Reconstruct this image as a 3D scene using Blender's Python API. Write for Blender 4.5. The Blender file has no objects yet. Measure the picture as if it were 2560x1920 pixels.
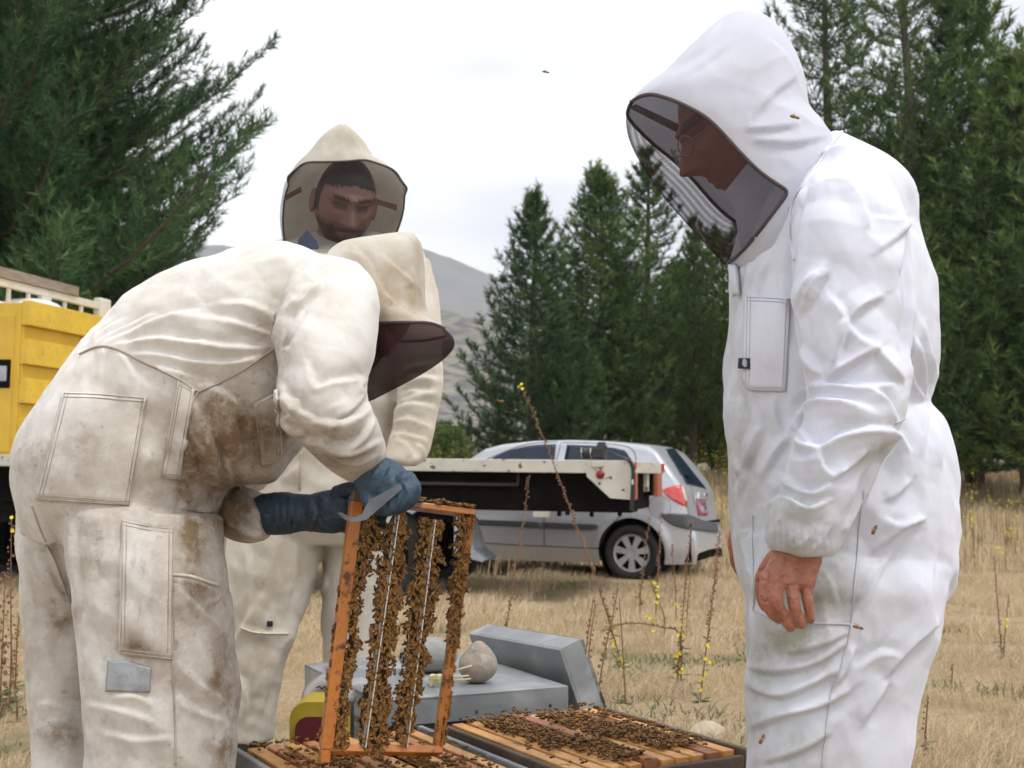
import bpy, bmesh, math, random
import numpy as np
from mathutils import Vector, Matrix, noise as mnoise
from mathutils.bvhtree import BVHTree

random.seed(7)
RS = np.random.RandomState(11)
scene = bpy.context.scene
COL = scene.collection
R = math.radians

# ------------------------------------------------------------------ camera
F_PX, CX, CY = 3000.0, 1280.0, 960.0        # focal length in photo pixels (2560 wide)
CAM_H, HORIZON = 0.90, 1190.0
TILT = math.atan2(HORIZON - CY, F_PX)
CT, ST = math.cos(TILT), math.sin(TILT)
cam_data = bpy.data.cameras.new('camera')
cam = bpy.data.objects.new('camera', cam_data)
COL.objects.link(cam)
cam.location = (0, 0, CAM_H)
cam.rotation_euler = (math.pi / 2 + TILT, 0, 0)
cam_data.sensor_width = 36.0
cam_data.lens = F_PX / 2560.0 * 36.0
cam_data.clip_start = 0.05
cam_data.clip_end = 6000
cam_data.dof.use_dof = True
cam_data.dof.focus_distance = 2.25
cam_data.dof.aperture_fstop = 9.0
scene.camera = cam

# ------------------------------------------------------------------ sky, sun, exposure
SUN_EL, SUN_AZ = R(62), R(125)               # azimuth: clockwise from +Y (view direction)
world = bpy.data.worlds.new('World')
scene.world = world
world.use_nodes = True
wn, wl = world.node_tree.nodes, world.node_tree.links
wn.clear()
w_out = wn.new('ShaderNodeOutputWorld')
w_bg = wn.new('ShaderNodeBackground')
w_bg.inputs['Strength'].default_value = 0.10
w_sky = wn.new('ShaderNodeTexSky')
w_sky.sky_type = 'NISHITA'
w_sky.sun_disc = False
w_sky.sun_elevation = SUN_EL
w_sky.sun_rotation = SUN_AZ
w_tc = wn.new('ShaderNodeTexCoord')
w_map = wn.new('ShaderNodeMapping')
w_map.inputs['Scale'].default_value = (1.0, 1.0, 3.2)
w_map.inputs['Location'].default_value = (0.35, 0.1, 0.62)
w_noise = wn.new('ShaderNodeTexNoise')
w_noise.inputs['Scale'].default_value = 2.6
w_noise.inputs['Detail'].default_value = 5
w_noise.inputs['Roughness'].default_value = 0.45
w_ramp = wn.new('ShaderNodeValToRGB')
w_ramp.color_ramp.elements[0].position = 0.42
w_ramp.color_ramp.elements[1].position = 0.70
w_ramp.color_ramp.elements[0].color = (0, 0, 0, 1)
w_ramp.color_ramp.elements[1].color = (1, 1, 1, 1)
w_cl = wn.new('ShaderNodeMix')
w_cl.data_type = 'RGBA'
w_cl.inputs['A'].default_value = (10.4, 10.4, 10.5, 1)      # bright white cloud
w_cl.inputs['B'].default_value = (5.9, 6.05, 6.8, 1)       # grey-lavender cloud belly
w_mx = wn.new('ShaderNodeMix')
w_mx.data_type = 'RGBA'
w_mx.inputs['Factor'].default_value = 0.93
wl.new(w_tc.outputs['Generated'], w_map.inputs['Vector'])
wl.new(w_map.outputs['Vector'], w_noise.inputs['Vector'])
wl.new(w_noise.outputs['Fac'], w_ramp.inputs['Fac'])
wl.new(w_ramp.outputs['Color'], w_cl.inputs['Factor'])
wl.new(w_sky.outputs['Color'], w_mx.inputs['A'])
wl.new(w_cl.outputs['Result'], w_mx.inputs['B'])
wl.new(w_mx.outputs['Result'], w_bg.inputs['Color'])
wl.new(w_bg.outputs['Background'], w_out.inputs['Surface'])

sun_data = bpy.data.lights.new('sun', 'SUN')
sun_data.energy = 1.5
sun_data.angle = R(16)
sun_data.color = (1.0, 0.96, 0.9)
sun = bpy.data.objects.new('sun', sun_data)
COL.objects.link(sun)
sun_dir = Vector((math.sin(SUN_AZ) * math.cos(SUN_EL), math.cos(SUN_AZ) * math.cos(SUN_EL), math.sin(SUN_EL)))
sun.rotation_euler = sun_dir.to_track_quat('Z', 'Y').to_euler()

scene.view_settings.view_transform = 'Standard'
scene.view_settings.look = 'None'
scene.view_settings.exposure = 0.66
scene.view_settings.gamma = 1.0
scene.cycles.max_bounces = 5
scene.cycles.diffuse_bounces = 3
scene.cycles.use_adaptive_sampling = True
scene.cycles.adaptive_threshold = 0.03
scene.cycles.transparent_max_bounces = 12
scene.cycles.use_denoising = True
# ------------------------------------------------------------------ helpers
def at(px, py, Y):
    """World point that lies at photo pixel (px, py) at distance Y."""
    u, v = px - CX, CY - py
    dy, dz = F_PX * CT - v * ST, v * CT + F_PX * ST
    t = Y / dy
    return Vector((u * t, Y, CAM_H + dz * t))

def proj(P):
    P = np.asarray(P, float)
    x, y, z = P[:, 0], P[:, 1], P[:, 2] - CAM_H
    zc = y * CT + z * ST
    v = -y * ST + z * CT
    return np.stack([CX + F_PX * x / zc, CY - F_PX * v / zc], 1)

def gz(x, y):
    """Height of the field."""
    y = np.asarray(y, float); x = np.asarray(x, float)
    s = np.clip((y - 5.0) / 7.0, 0, 1); s = s * s * (3 - 2 * s)
    r = np.clip((y - 14.5) / 16.0, 0, 1); r = r * r * (3 - 2 * r)
    b = 0.025 * np.sin(x * 1.7 + y * .6) * np.sin(y * 1.3 - x * .5) + .02 * np.sin(x * .53 - 1.0) * np.sin(y * .41)
    b *= np.clip((y - 2.5) / 2.0, 0, 1)
    return -0.17 * s + 1.06 * r + b

def gzf(x, y):
    return float(gz(x, y))

_perm = np.random.RandomState(3).permutation(512)
_perm = np.concatenate([_perm, _perm, _perm])
_grad = np.random.RandomState(4).normal(size=(512, 3)); _grad /= np.linalg.norm(_grad, axis=1)[:, None]
def perlin(P):
    P = np.asarray(P, float)
    i = np.floor(P).astype(int); f = P - i
    i &= 511
    u = f * f * f * (f * (f * 6 - 15) + 10)
    out = 0
    for dx in (0, 1):
        for dy in (0, 1):
            for dz in (0, 1):
                h = _perm[_perm[_perm[(i[:, 0] + dx) & 511] + ((i[:, 1] + dy) & 511)] + ((i[:, 2] + dz) & 511)]
                g = _grad[h]
                d = g[:, 0] * (f[:, 0] - dx) + g[:, 1] * (f[:, 1] - dy) + g[:, 2] * (f[:, 2] - dz)
                w = (u[:, 0] if dx else 1 - u[:, 0]) * (u[:, 1] if dy else 1 - u[:, 1]) * (u[:, 2] if dz else 1 - u[:, 2])
                out = out + w * d
    return out * 1.6
def fbm(P, n=4):
    a, s, o = 1.0, 1.0, 0
    for k in range(n):
        o = o + a * perlin(np.asarray(P) * s + 17.3 * k); a *= .5; s *= 2.03
    return o

def new_mesh(name, verts, faces, smooth=False):
    me = bpy.data.meshes.new(name)
    if isinstance(verts, np.ndarray) and isinstance(faces, np.ndarray):
        me.vertices.add(len(verts)); me.vertices.foreach_set('co', np.ascontiguousarray(verts, dtype=np.float32).ravel())
        k = faces.shape[1]
        me.loops.add(faces.size); me.loops.foreach_set('vertex_index', faces.astype(np.int32).ravel())
        me.polygons.add(len(faces)); me.polygons.foreach_set('loop_start', np.arange(0, faces.size, k, dtype=np.int32))
        me.update(calc_edges=True)
    else:
        me.from_pydata([tuple(v) for v in verts], [], [tuple(f) for f in faces]); me.update()
    if smooth:
        me.polygons.foreach_set('use_smooth', np.ones(len(me.polygons), dtype=bool))
    return me

def link(name, me, material=None, parent=None, smooth=None):
    o = bpy.data.objects.new(name, me); COL.objects.link(o)
    if material is not None and not me.materials:
        me.materials.append(material)
    if smooth is not None:
        me.polygons.foreach_set('use_smooth', np.full(len(me.polygons), smooth, dtype=bool))
    if parent is not None:
        o.parent = parent
        root = parent
        M = parent.matrix_basis.copy()
        while root.parent is not None:
            M = root.parent.matrix_basis @ (root.matrix_parent_inverse @ M); root = root.parent
        o.matrix_parent_inverse = M.inverted()
    return o

def tag(o, label=None, cat=None, group=None, kind=None):
    if label: o['label'] = label
    if cat: o['category'] = cat
    if group: o['group'] = group
    if kind: o['kind'] = kind
    return o

def thing(name, label, cat, loc=(0, 0, 0), group=None):
    o = bpy.data.objects.new(name, None); COL.objects.link(o)
    o.location = loc; o.empty_display_size = .1
    return tag(o, label, cat, group)

class MB:
    """Collects simple shapes into one mesh."""
    def __init__(s): s.v, s.f, s.n = [], [], 0
    def add(s, V, Fc):
        s.v += [tuple(v) for v in V]; s.f += [tuple(i + s.n for i in f) for f in Fc]; s.n = len(s.v); return s
    def box(s, c, ax, ay, az, hx, hy, hz, bev=0.0):
        """Box with centre c, unit axes ax ay az, half sizes; chamfered when bev."""
        c, ax, ay, az = map(Vector, (c, ax, ay, az))
        if bev <= 0:
            V = [c + ax * (hx * i) + ay * (hy * j) + az * (hz * k) for i in (-1, 1) for j in (-1, 1) for k in (-1, 1)]
            return s.add(V, [(0, 1, 3, 2), (4, 6, 7, 5), (0, 4, 5, 1), (2, 3, 7, 6), (0, 2, 6, 4), (1, 5, 7, 3)])
        bm = bmesh.new(); bmesh.ops.create_cube(bm, size=2.0)
        for v in bm.verts: v.co = Vector((v.co.x * hx, v.co.y * hy, v.co.z * hz))
        bmesh.ops.bevel(bm, geom=bm.edges[:], offset=bev, segments=2, affect='EDGES', profile=.5)
        V = [c + ax * v.co.x + ay * v.co.y + az * v.co.z for v in bm.verts]
        bm.verts.index_update(); Fc = [tuple(v.index for v in f.verts) for f in bm.faces]; bm.free()
        return s.add(V, Fc)
    def tube(s, pts, rad, n=8, cap=True):
        pts = [Vector(p) for p in pts]
        if not hasattr(rad, '__len__'): rad = [rad] * len(pts)
        rings, up = [], None
        for i, p in enumerate(pts):
            t = (pts[min(i + 1, len(pts) - 1)] - pts[max(i - 1, 0)]).normalized()
            if up is None:
                up = t.orthogonal().normalized()
            a = (up - t * up.dot(t))
            a = a.normalized() if a.length > 1e-6 else t.orthogonal().normalized()
            up = a; b = t.cross(a)
            rings.append([p + (a * math.cos(2 * math.pi * k / n) + b * math.sin(2 * math.pi * k / n)) * rad[i] for k in range(n)])
        V = [q for r_ in rings for q in r_]
        Fc = [(i * n + k, i * n + (k + 1) % n, (i + 1) * n + (k + 1) % n, (i + 1) * n + k) for i in range(len(pts) - 1) for k in range(n)]
        if cap:
            Fc += [tuple(range(n - 1, -1, -1)), tuple((len(pts) - 1) * n + k for k in range(n))]
        return s.add(V, Fc)
    def lathe(s, c, axis, prof, n=24):
        """prof: list of (radius, height along axis)."""
        c, axis = Vector(c), Vector(axis).normalized(); a = axis.orthogonal().normalized(); b = axis.cross(a)
        V = [c + axis * h + (a * math.cos(2 * math.pi * k / n) + b * math.sin(2 * math.pi * k / n)) * r_ for r_, h in prof for k in range(n)]
        Fc = [(i * n + k, i * n + (k + 1) % n, (i + 1) * n + (k + 1) % n, (i + 1) * n + k) for i in range(len(prof) - 1) for k in range(n)]
        return s.add(V, Fc)
    def prism(s, poly, d):
        """Closed polygon of 3-D points pushed along vector d."""
        poly = [Vector(p) for p in poly]; d = Vector(d); n = len(poly)
        V = poly + [p + d for p in poly]
        return s.add(V, [tuple(range(n)), tuple(range(2 * n - 1, n - 1, -1))] + [(i, i + n, (i + 1) % n + n, (i + 1) % n) for i in range(n)])
    def mesh(s, name='m', smooth=False): 
        me = new_mesh(name, s.v, s.f, smooth)
        bm = bmesh.new(); bm.from_mesh(me); bmesh.ops.recalc_face_normals(bm, faces=bm.faces[:]); bm.to_mesh(me); bm.free()
        if smooth: me.polygons.foreach_set('use_smooth', np.ones(len(me.polygons), dtype=bool))
        return me
    def build(s, name, material, parent=None, smooth=False): return link(name, s.mesh(name, smooth), material, parent)

XA, YA, ZA = Vector((1, 0, 0)), Vector((0, 1, 0)), Vector((0, 0, 1))

def catmull(vals, per=5):
    """Catmull-Rom through rows of numbers."""
    A = np.asarray(vals, float); n = len(A); out = []
    for i in range(n - 1):
        p0, p1, p2, p3 = A[max(i - 1, 0)], A[i], A[i + 1], A[min(i + 2, n - 1)]
        for k in range(per):
            t = k / per
            out.append(.5 * ((2 * p1) + (-p0 + p2) * t + (2 * p0 - 5 * p1 + 4 * p2 - p3) * t * t + (-p0 + 3 * p1 - 3 * p2 + p3) * t ** 3))
    out.append(A[-1]); return np.array(out)

def loft(secs, per=5, n=32, p=0.88):
    """secs: (ax, ay, bx, by, Y, half_depth): cross-sections given by two outline points in the photo, the distance and the thickness."""
    S = catmull(secs, per); V, Fc = [], []
    for ax, ay, bx, by, Y, rd in S:
        A, B = at(ax, ay, Y), at(bx, by, Y); C = (A + B) / 2; h = (B - A) / 2
        for k in range(n):
            c, s_ = math.cos(2 * math.pi * k / n), math.sin(2 * math.pi * k / n)
            c = math.copysign(abs(c) ** p, c); s_ = math.copysign(abs(s_) ** p, s_)
            V.append(C + h * c + Vector((0, max(rd, .004) * s_, 0)))
    m = len(S)
    Fc = [(i * n + k, i * n + (k + 1) % n, (i + 1) * n + (k + 1) % n, (i + 1) * n + k) for i in range(m - 1) for k in range(n)]
    Fc += [tuple(range(n - 1, -1, -1)), tuple((m - 1) * n + k for k in range(n))]
    return V, Fc

def ball(c, rx, ry, rz, n=16):
    V, Fc = [], []
    for i in range(1, n):
        th = math.pi * i / n
        for k in range(2 * n):
            ph = math.pi * k / n
            V.append(Vector(c) + Vector((rx * math.sin(th) * math.cos(ph), ry * math.sin(th) * math.sin(ph), rz * math.cos(th))))
    m = 2 * n
    Fc = [(i * m + k, i * m + (k + 1) % m, (i + 1) * m + (k + 1) % m, (i + 1) * m + k) for i in range(n - 2) for k in range(m)]
    V += [Vector(c) + Vector((0, 0, rz)), Vector(c) - Vector((0, 0, rz))]
    t, b = len(V) - 2, len(V) - 1
    Fc += [(t, (k + 1) % m, k) for k in range(m)] + [(b, (n - 2) * m + k, (n - 2) * m + (k + 1) % m) for k in range(m)]
    return V, Fc

def remesh(mb, voxel, smooth_it=6, fac=.5):
    """Union of the collected closed shapes as one continuous surface -> (verts, quads)."""
    me = mb.mesh('tmp'); o = bpy.data.objects.new('tmp', me); COL.objects.link(o)
    m = o.modifiers.new('r', 'REMESH'); m.mode = 'VOXEL'; m.voxel_size = voxel
    if smooth_it:
        k = o.modifiers.new('s', 'SMOOTH'); k.factor = fac; k.iterations = smooth_it
    dg = bpy.context.evaluated_depsgraph_get()
    ev = bpy.data.meshes.new_from_object(o.evaluated_get(dg))
    bpy.data.objects.remove(o); bpy.data.meshes.remove(me)
    V = np.empty(len(ev.vertices) * 3, np.float32); ev.vertices.foreach_get('co', V); V = V.reshape(-1, 3).astype(float)
    ok = all(len(p.vertices) == 4 for p in ev.polygons[:50])
    L = np.empty(len(ev.loops), np.int32); ev.loops.foreach_get('vertex_index', L)
    bpy.data.meshes.remove(ev)
    return V, L.reshape(-1, 4)

def vnormals(V, Q):
    n = np.cross(V[Q[:, 2]] - V[Q[:, 0]], V[Q[:, 3]] - V[Q[:, 1]])
    N = np.zeros_like(V)
    for k in range(4): np.add.at(N, Q[:, k], n)
    return N / np.maximum(np.linalg.norm(N, axis=1), 1e-9)[:, None]

def seg_dist(P, a, b):
    a, b = np.asarray(a, float), np.asarray(b, float); d = b - a; L = np.linalg.norm(d) + 1e-9; u = d / L
    q = P - a; t = q @ u; tc = np.clip(t, 0, L)
    sd = q[:, 0] * u[1] - q[:, 1] * u[0]
    dist = np.linalg.norm(q - tc[:, None] * u, axis=1)
    return dist, np.sign(sd), tc / L, L

def fold_field(P, folds):
    """Height field (m) of drapery folds traced as polylines: (points, width_px, amplitude_m)."""
    H = np.zeros(len(P))
    for pts, w, amp in folds:
        w *= .80; amp *= .95
        C = catmull(pts, 4) if len(pts) > 2 else np.array(pts, float)
        nseg = len(C) - 1
        best = np.full(len(P), 1e9); sg = np.ones(len(P)); tt = np.zeros(len(P))
        lo, hi = C.min(0) - 4 * w, C.max(0) + 4 * w
        idx = np.where((P[:, 0] > lo[0]) & (P[:, 0] < hi[0]) & (P[:, 1] > lo[1]) & (P[:, 1] < hi[1]))[0]
        if not len(idx): continue
        Q = P[idx]; best = np.full(len(Q), 1e9); sg = np.ones(len(Q)); tt = np.zeros(len(Q))
        for i in range(nseg):
            d, s_, t, L = seg_dist(Q, C[i], C[i + 1]); m = d < best
            best[m] = d[m]; sg[m] = s_[m]; tt[m] = (i + t[m]) / nseg
        s = best * sg / w
        taper = np.sin(np.clip(tt, 0.02, .98) * math.pi) ** .6
        f = np.interp(s, [-3.4, -1.2, -.12, .12, .75, 1.0, 3.2], [0, .52, .98, .92, -.40, -.44, 0])
        H[idx] += amp * taper * f
    return H

def blobs(P, spots):
    D = np.zeros(len(P))
    for x, y, rx, ry, a in spots:
        D = np.maximum(D, a * np.exp(-(((P[:, 0] - x) / rx) ** 2 + ((P[:, 1] - y) / ry) ** 2)))
    return D

def cloth_body(mb, voxel, folds=(), wrinkle=.004, wscale=11., dirt_shade=(), smooth_it=8, far_noise=.004, extra=None, crumple=.0036):
    V, Q = remesh(mb, voxel, smooth_it)
    N = vnormals(V, Q)
    view = V - np.array([0, 0, CAM_H]); view /= np.linalg.norm(view, axis=1)[:, None]
    facing = np.clip(-(N * view).sum(1) * 2.2 + .25, 0, 1)
    P = proj(V)
    H = fold_field(P, folds) * facing if folds else 0
    warp = np.stack([perlin(V * 5 + 3), perlin(V * 5 + 31), perlin(V * 5 + 57)], 1)
    st = np.array([1.0, 1.0, .62])
    r1 = 1 - np.abs(perlin((V * st + warp * .06) * wscale)) * 2
    r2 = 1 - np.abs(perlin((V * st + warp * .05) * wscale * 2.1 + 9)) * 2
    amt = np.clip(perlin(V * 4.0 + 77) + .55, .1, 1.2)
    H = H + amt * (wrinkle * (np.clip(r1, -.6, 1) - .3) * .8 + wrinkle * .75 * (np.clip(r2, -.6, 1) - .3)) + far_noise * perlin(V * 3.3)
    tri = lambda q: np.abs(((q / math.pi) % 2) - 1) * 2 - 1
    cr = 0
    for k, (dv, lam, a_) in enumerate((((.55, .2, .8), .115, 1.0), ((.8, .3, -.55), .135, .9), ((.15, .6, .95), .085, .6), ((.95, -.2, .35), .075, .5), ((.4, .3, .85), .044, .24), ((.85, .2, -.5), .036, .2))):
        dv = np.array(dv) / np.linalg.norm(dv); msk = np.clip(perlin(V * 3.1 + 13 * k + 2) * 1.5 + .25, 0, 1)
        cr = cr + a_ * msk * tri((V @ dv) / lam * 2 * math.pi + 2.6 * perlin(V * 4.2 + 41 * k) + 1.2 * perlin(V * 9 + 11 * k))
    H = H + crumple * cr
    if extra is not None: H = H + extra(V, N, P)
    V2 = V + N * H[:, None]
    Pw = P + np.stack([perlin(V * 7 + 5), perlin(V * 7 + 25)], 1) * 45 + np.stack([perlin(V * 22 + 5), perlin(V * 22 + 25)], 1) * 22
    D = blobs(Pw, dirt_shade) * np.clip(.92 + .3 * fbm(V * 12 + 4, 3), .6, 1.25) if dirt_shade else np.zeros(len(V))
    return V2, Q, D

def dirt_shade_attr(me, D):
    a = me.attributes.new('dirt_shade', 'FLOAT', 'POINT'); a.data.foreach_set('value', np.ascontiguousarray(D, dtype=np.float32))

def bvh_of(V, Q): return BVHTree.FromPolygons([tuple(v) for v in V], [tuple(int(i) for i in q) for q in Q])
def hit(bvh, px, py, back=False):
    o = Vector((0, 0, CAM_H)); d = (at(px, py, 1.0) - o).normalized()
    loc, nrm, _, _ = bvh.ray_cast(o, d)
    if loc is None:
        return None, None
    if nrm.dot(d) > 0: nrm = -nrm
    return loc, nrm

def resample(pts, n):
    C = np.asarray(pts, float); d = np.r_[0, np.cumsum(np.linalg.norm(np.diff(C, axis=0), axis=1))]
    t = np.linspace(0, d[-1], n); return np.stack([np.interp(t, d, C[:, 0]), np.interp(t, d, C[:, 1])], 1)

def patch(bvh, top, bottom, nu=12, nv=10, off=.004, thick=.003, puff=0.0, name='patch', use_normal=True):
    """A thin panel lying on a surface, outlined in the photo by its upper and lower edge."""
    T, B = resample(top, nu), resample(bottom, nu)
    G = [[None] * nu for _ in range(nv)]; last = None
    for j in range(nv):
        for i in range(nu):
            p = T[i] + (B[i] - T[i]) * j / (nv - 1)
            loc, n = hit(bvh, p[0], p[1])
            if loc is None:
                if last is None: loc, n = at(p[0], p[1], 2.0), Vector((0, -1, 0))
                else:
                    n = last[1]; d = (at(p[0], p[1], 1) - Vector((0, 0, CAM_H))); q = last[0]
                    t = (q - Vector((0, 0, CAM_H))).dot(n) / d.dot(n); loc = Vector((0, 0, CAM_H)) + d * t
            else: last = (loc, n)
            e = math.sin(math.pi * (i / (nu - 1))) * math.sin(math.pi * (j / (nv - 1)))
            G[j][i] = (loc, n, off + puff * e ** .5)
    V, Fc = [], []
    for lay in (0, 1):
        for j in range(nv):
            for i in range(nu):
                loc, n, h = G[j][i]; V.append(loc + n * (h if lay == 0 else h - thick - .002))
    m = nu * nv
    for j in range(nv - 1):
        for i in range(nu - 1):
            a = j * nu + i
            Fc += [(a, a + 1, a + nu + 1, a + nu), (m + a, m + a + nu, m + a + nu + 1, m + a + 1)]
    rim = [i for i in range(nu)] + [j * nu + nu - 1 for j in range(1, nv)] + [(nv - 1) * nu + i for i in range(nu - 2, -1, -1)] + [j * nu for j in range(nv - 2, 0, -1)]
    for k in range(len(rim)):
        a, b = rim[k], rim[(k + 1) % len(rim)]; Fc.append((a, m + a, m + b, b))
    mb = MB().add(V, Fc); return mb

def line_on(bvh, pts, r_, n=None, lift=.001, nn=6):
    """A cord or seam lying on a surface along a line traced in the photo."""
    C = catmull(pts, 6) if len(pts) > 2 else np.array(pts, float)
    L = np.linalg.norm(np.diff(C, axis=0), axis=1).sum(); C = resample(C, n or max(4, int(L / 7)))
    P3 = []
    for x, y in C:
        loc, nr = hit(bvh, x, y)
        if loc is not None and (not P3 or (loc - P3[-1]).length < .12): P3.append(loc + nr * lift)
    mb = MB()
    if len(P3) > 2:
        Q = [P3[0]] + [(P3[i - 1] + P3[i] * 2 + P3[i + 1]) / 4 for i in range(1, len(P3) - 1)] + [P3[-1]]
        mb.tube(Q, r_, nn)
    return mb

# ------------------------------------------------------------------ materials
def nodes_of(name):
    m = bpy.data.materials.new(name); m.use_nodes = True
    nt = m.node_tree; b = nt.nodes['Principled BSDF']; return m, nt, b

def pmat(name, c1, c2=None, scale=8.0, rough=.7, metal=0.0, bump=0.0, bscale=60.0, detail=5, lo=.35, hi=.65, stretch=None, c3=None, c3scale=40, c3lo=.62, c3hi=.7, coat=0, sheen=0, rough2=None, spec=None):
    m, nt, b = nodes_of(name); N, L = nt.nodes, nt.links
    b.inputs['Roughness'].default_value = rough; b.inputs['Metallic'].default_value = metal
    b.inputs['Coat Weight'].default_value = coat; b.inputs['Sheen Weight'].default_value = sheen
    if spec is not None: b.inputs['Specular IOR Level'].default_value = spec
    b.inputs['Base Color'].default_value = (*c1, 1)
    tc = N.new('ShaderNodeTexCoord'); vec = tc.outputs['Object']
    if stretch:
        mp = N.new('ShaderNodeMapping'); mp.inputs['Scale'].default_value = stretch
        if len(stretch) == 3: pass
        L.new(vec, mp.inputs['Vector']); vec = mp.outputs['Vector']
    col = None
    if c2 is not None:
        no = N.new('ShaderNodeTexNoise'); no.inputs['Scale'].default_value = scale; no.inputs['Detail'].default_value = detail
        L.new(vec, no.inputs['Vector'])
        rp = N.new('ShaderNodeValToRGB'); e = rp.color_ramp.elements
        e[0].position, e[1].position = lo, hi; e[0].color, e[1].color = (*c1, 1), (*c2, 1)
        L.new(no.outputs['Fac'], rp.inputs['Fac']); col = rp.outputs['Color']
        if rough2 is not None:
            mr = N.new('ShaderNodeMapRange'); mr.inputs['To Min'].default_value = rough; mr.inputs['To Max'].default_value = rough2
            L.new(no.outputs['Fac'], mr.inputs['Value']); L.new(mr.outputs['Result'], b.inputs['Roughness'])
    if c3 is not None:
        n3 = N.new('ShaderNodeTexNoise'); n3.inputs['Scale'].default_value = c3scale; n3.inputs['Detail'].default_value = 4
        L.new(tc.outputs['Object'], n3.inputs['Vector'])
        r3 = N.new('ShaderNodeValToRGB'); e = r3.color_ramp.elements; e[0].position, e[1].position = c3lo, c3hi
        e[0].color, e[1].color = (0, 0, 0, 1), (1, 1, 1, 1); L.new(n3.outputs['Fac'], r3.inputs['Fac'])
        mx = N.new('ShaderNodeMix'); mx.data_type = 'RGBA'; L.new(r3.outputs['Color'], mx.inputs['Factor'])
        if col is None: mx.inputs['A'].default_value = (*c1, 1)
        else: L.new(col, mx.inputs['A'])
        mx.inputs['B'].default_value = (*c3, 1); col = mx.outputs['Result']
    if col is not None: L.new(col, b.inputs['Base Color'])
    if bump:
        nb = N.new('ShaderNodeTexNoise'); nb.inputs['Scale'].default_value = bscale; nb.inputs['Detail'].default_value = 4
        L.new(vec, nb.inputs['Vector'])
        bp = N.new('ShaderNodeBump'); bp.inputs['Strength'].default_value = bump; bp.inputs['Distance'].default_value = .01
        L.new(nb.outputs['Fac'], bp.inputs['Height']); L.new(bp.outputs['Normal'], b.inputs['Normal'])
    return m

def cloth_mat(name, clean, tone, dirt_shade, spot, spot_lo=.66, thin=0.0):
    """Cotton: clean cloth with faint tone patches, ground-in grime plus painted shade where the vertex attribute is high, small spots."""
    m, nt, b = nodes_of(name); N, L = nt.nodes, nt.links
    b.inputs['Roughness'].default_value = .92; b.inputs['Sheen Weight'].default_value = .15
    b.inputs['Specular IOR Level'].default_value = .15
    tc = N.new('ShaderNodeTexCoord')
    def noise(scale, detail=5, rough=.6):
        n = N.new('ShaderNodeTexNoise'); n.inputs['Scale'].default_value = scale; n.inputs['Detail'].default_value = detail; n.inputs['Roughness'].default_value = rough
        L.new(tc.outputs['Object'], n.inputs['Vector']); return n.outputs['Fac']
    def mix(fac, A, B):
        x = N.new('ShaderNodeMix'); x.data_type = 'RGBA'
        L.new(fac, x.inputs['Factor'])
        for s, v in (('A', A), ('B', B)):
            if isinstance(v, tuple): x.inputs[s].default_value = (*v, 1)
            else: L.new(v, x.inputs[s])
        return x.outputs['Result']
    def rng(v, a, b_, c=0., d=1.):
        r_ = N.new('ShaderNodeMapRange'); r_.interpolation_type = 'SMOOTHSTEP'
        for k, q in zip(('From Min', 'From Max', 'To Min', 'To Max'), (a, b_, c, d)): r_.inputs[k].default_value = q
        L.new(v, r_.inputs['Value']); return r_.outputs['Result']
    def math_(op, a, b_):
        x = N.new('ShaderNodeMath'); x.operation = op
        for i, v in enumerate((a, b_)):
            if isinstance(v, float): x.inputs[i].default_value = v
            else: L.new(v, x.inputs[i])
        return x.outputs[0]
    base = mix(rng(noise(6.0, 7, .68), .36, .64), clean, tone)
    at_ = N.new('ShaderNodeAttribute'); at_.attribute_name = 'dirt_shade'
    k = math_('MULTIPLY', at_.outputs['Fac'], math_('MULTIPLY', rng(noise(9.0, 6, .6), .28, .72, .62, 1.08), rng(noise(48.0, 5, .72), .32, .6, .72, 1.08)))
    col = mix(k, base, dirt_shade)
    k2 = math_('MULTIPLY', rng(at_.outputs['Fac'], 0., .55, .05, 1.), rng(noise(55.0, 3, .5), spot_lo, spot_lo + .10, 0., .3))
    col = mix(k2, col, spot)
    L.new(col, b.inputs['Base Color'])
    w = noise(900.0, 2); w2 = noise(38.0, 4)
    h = math_('ADD', math_('MULTIPLY', w, .10), math_('MULTIPLY', w2, .22))
    rg = N.new('ShaderNodeTexNoise'); rg.noise_type = 'RIDGED_MULTIFRACTAL'; rg.inputs['Scale'].default_value = 9.0; rg.inputs['Detail'].default_value = 3.0; rg.inputs['Distortion'].default_value = .6
    wp_ = N.new('ShaderNodeMapping'); wp_.inputs['Scale'].default_value = (1.0, 1.0, .6); wp_.inputs['Rotation'].default_value = (.3, .5, .2); L.new(tc.outputs['Object'], wp_.inputs['Vector']); L.new(wp_.outputs['Vector'], rg.inputs['Vector'])
    h = math_('ADD', h, math_('MULTIPLY', rg.outputs['Fac'], .55))
    bp = N.new('ShaderNodeBump'); bp.inputs['Strength'].default_value = .38; bp.inputs['Distance'].default_value = .008
    L.new(h, bp.inputs['Height']); L.new(bp.outputs['Normal'], b.inputs['Normal'])
    if thin:
        t = N.new('ShaderNodeBsdfTranslucent'); L.new(col, t.inputs['Color']); mx = N.new('ShaderNodeMixShader'); mx.inputs['Fac'].default_value = thin
        L.new(b.outputs['BSDF'], mx.inputs[1]); L.new(t.outputs['BSDF'], mx.inputs[2]); L.new(mx.outputs[0], N['Material Output'].inputs['Surface'])
    return m

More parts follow.
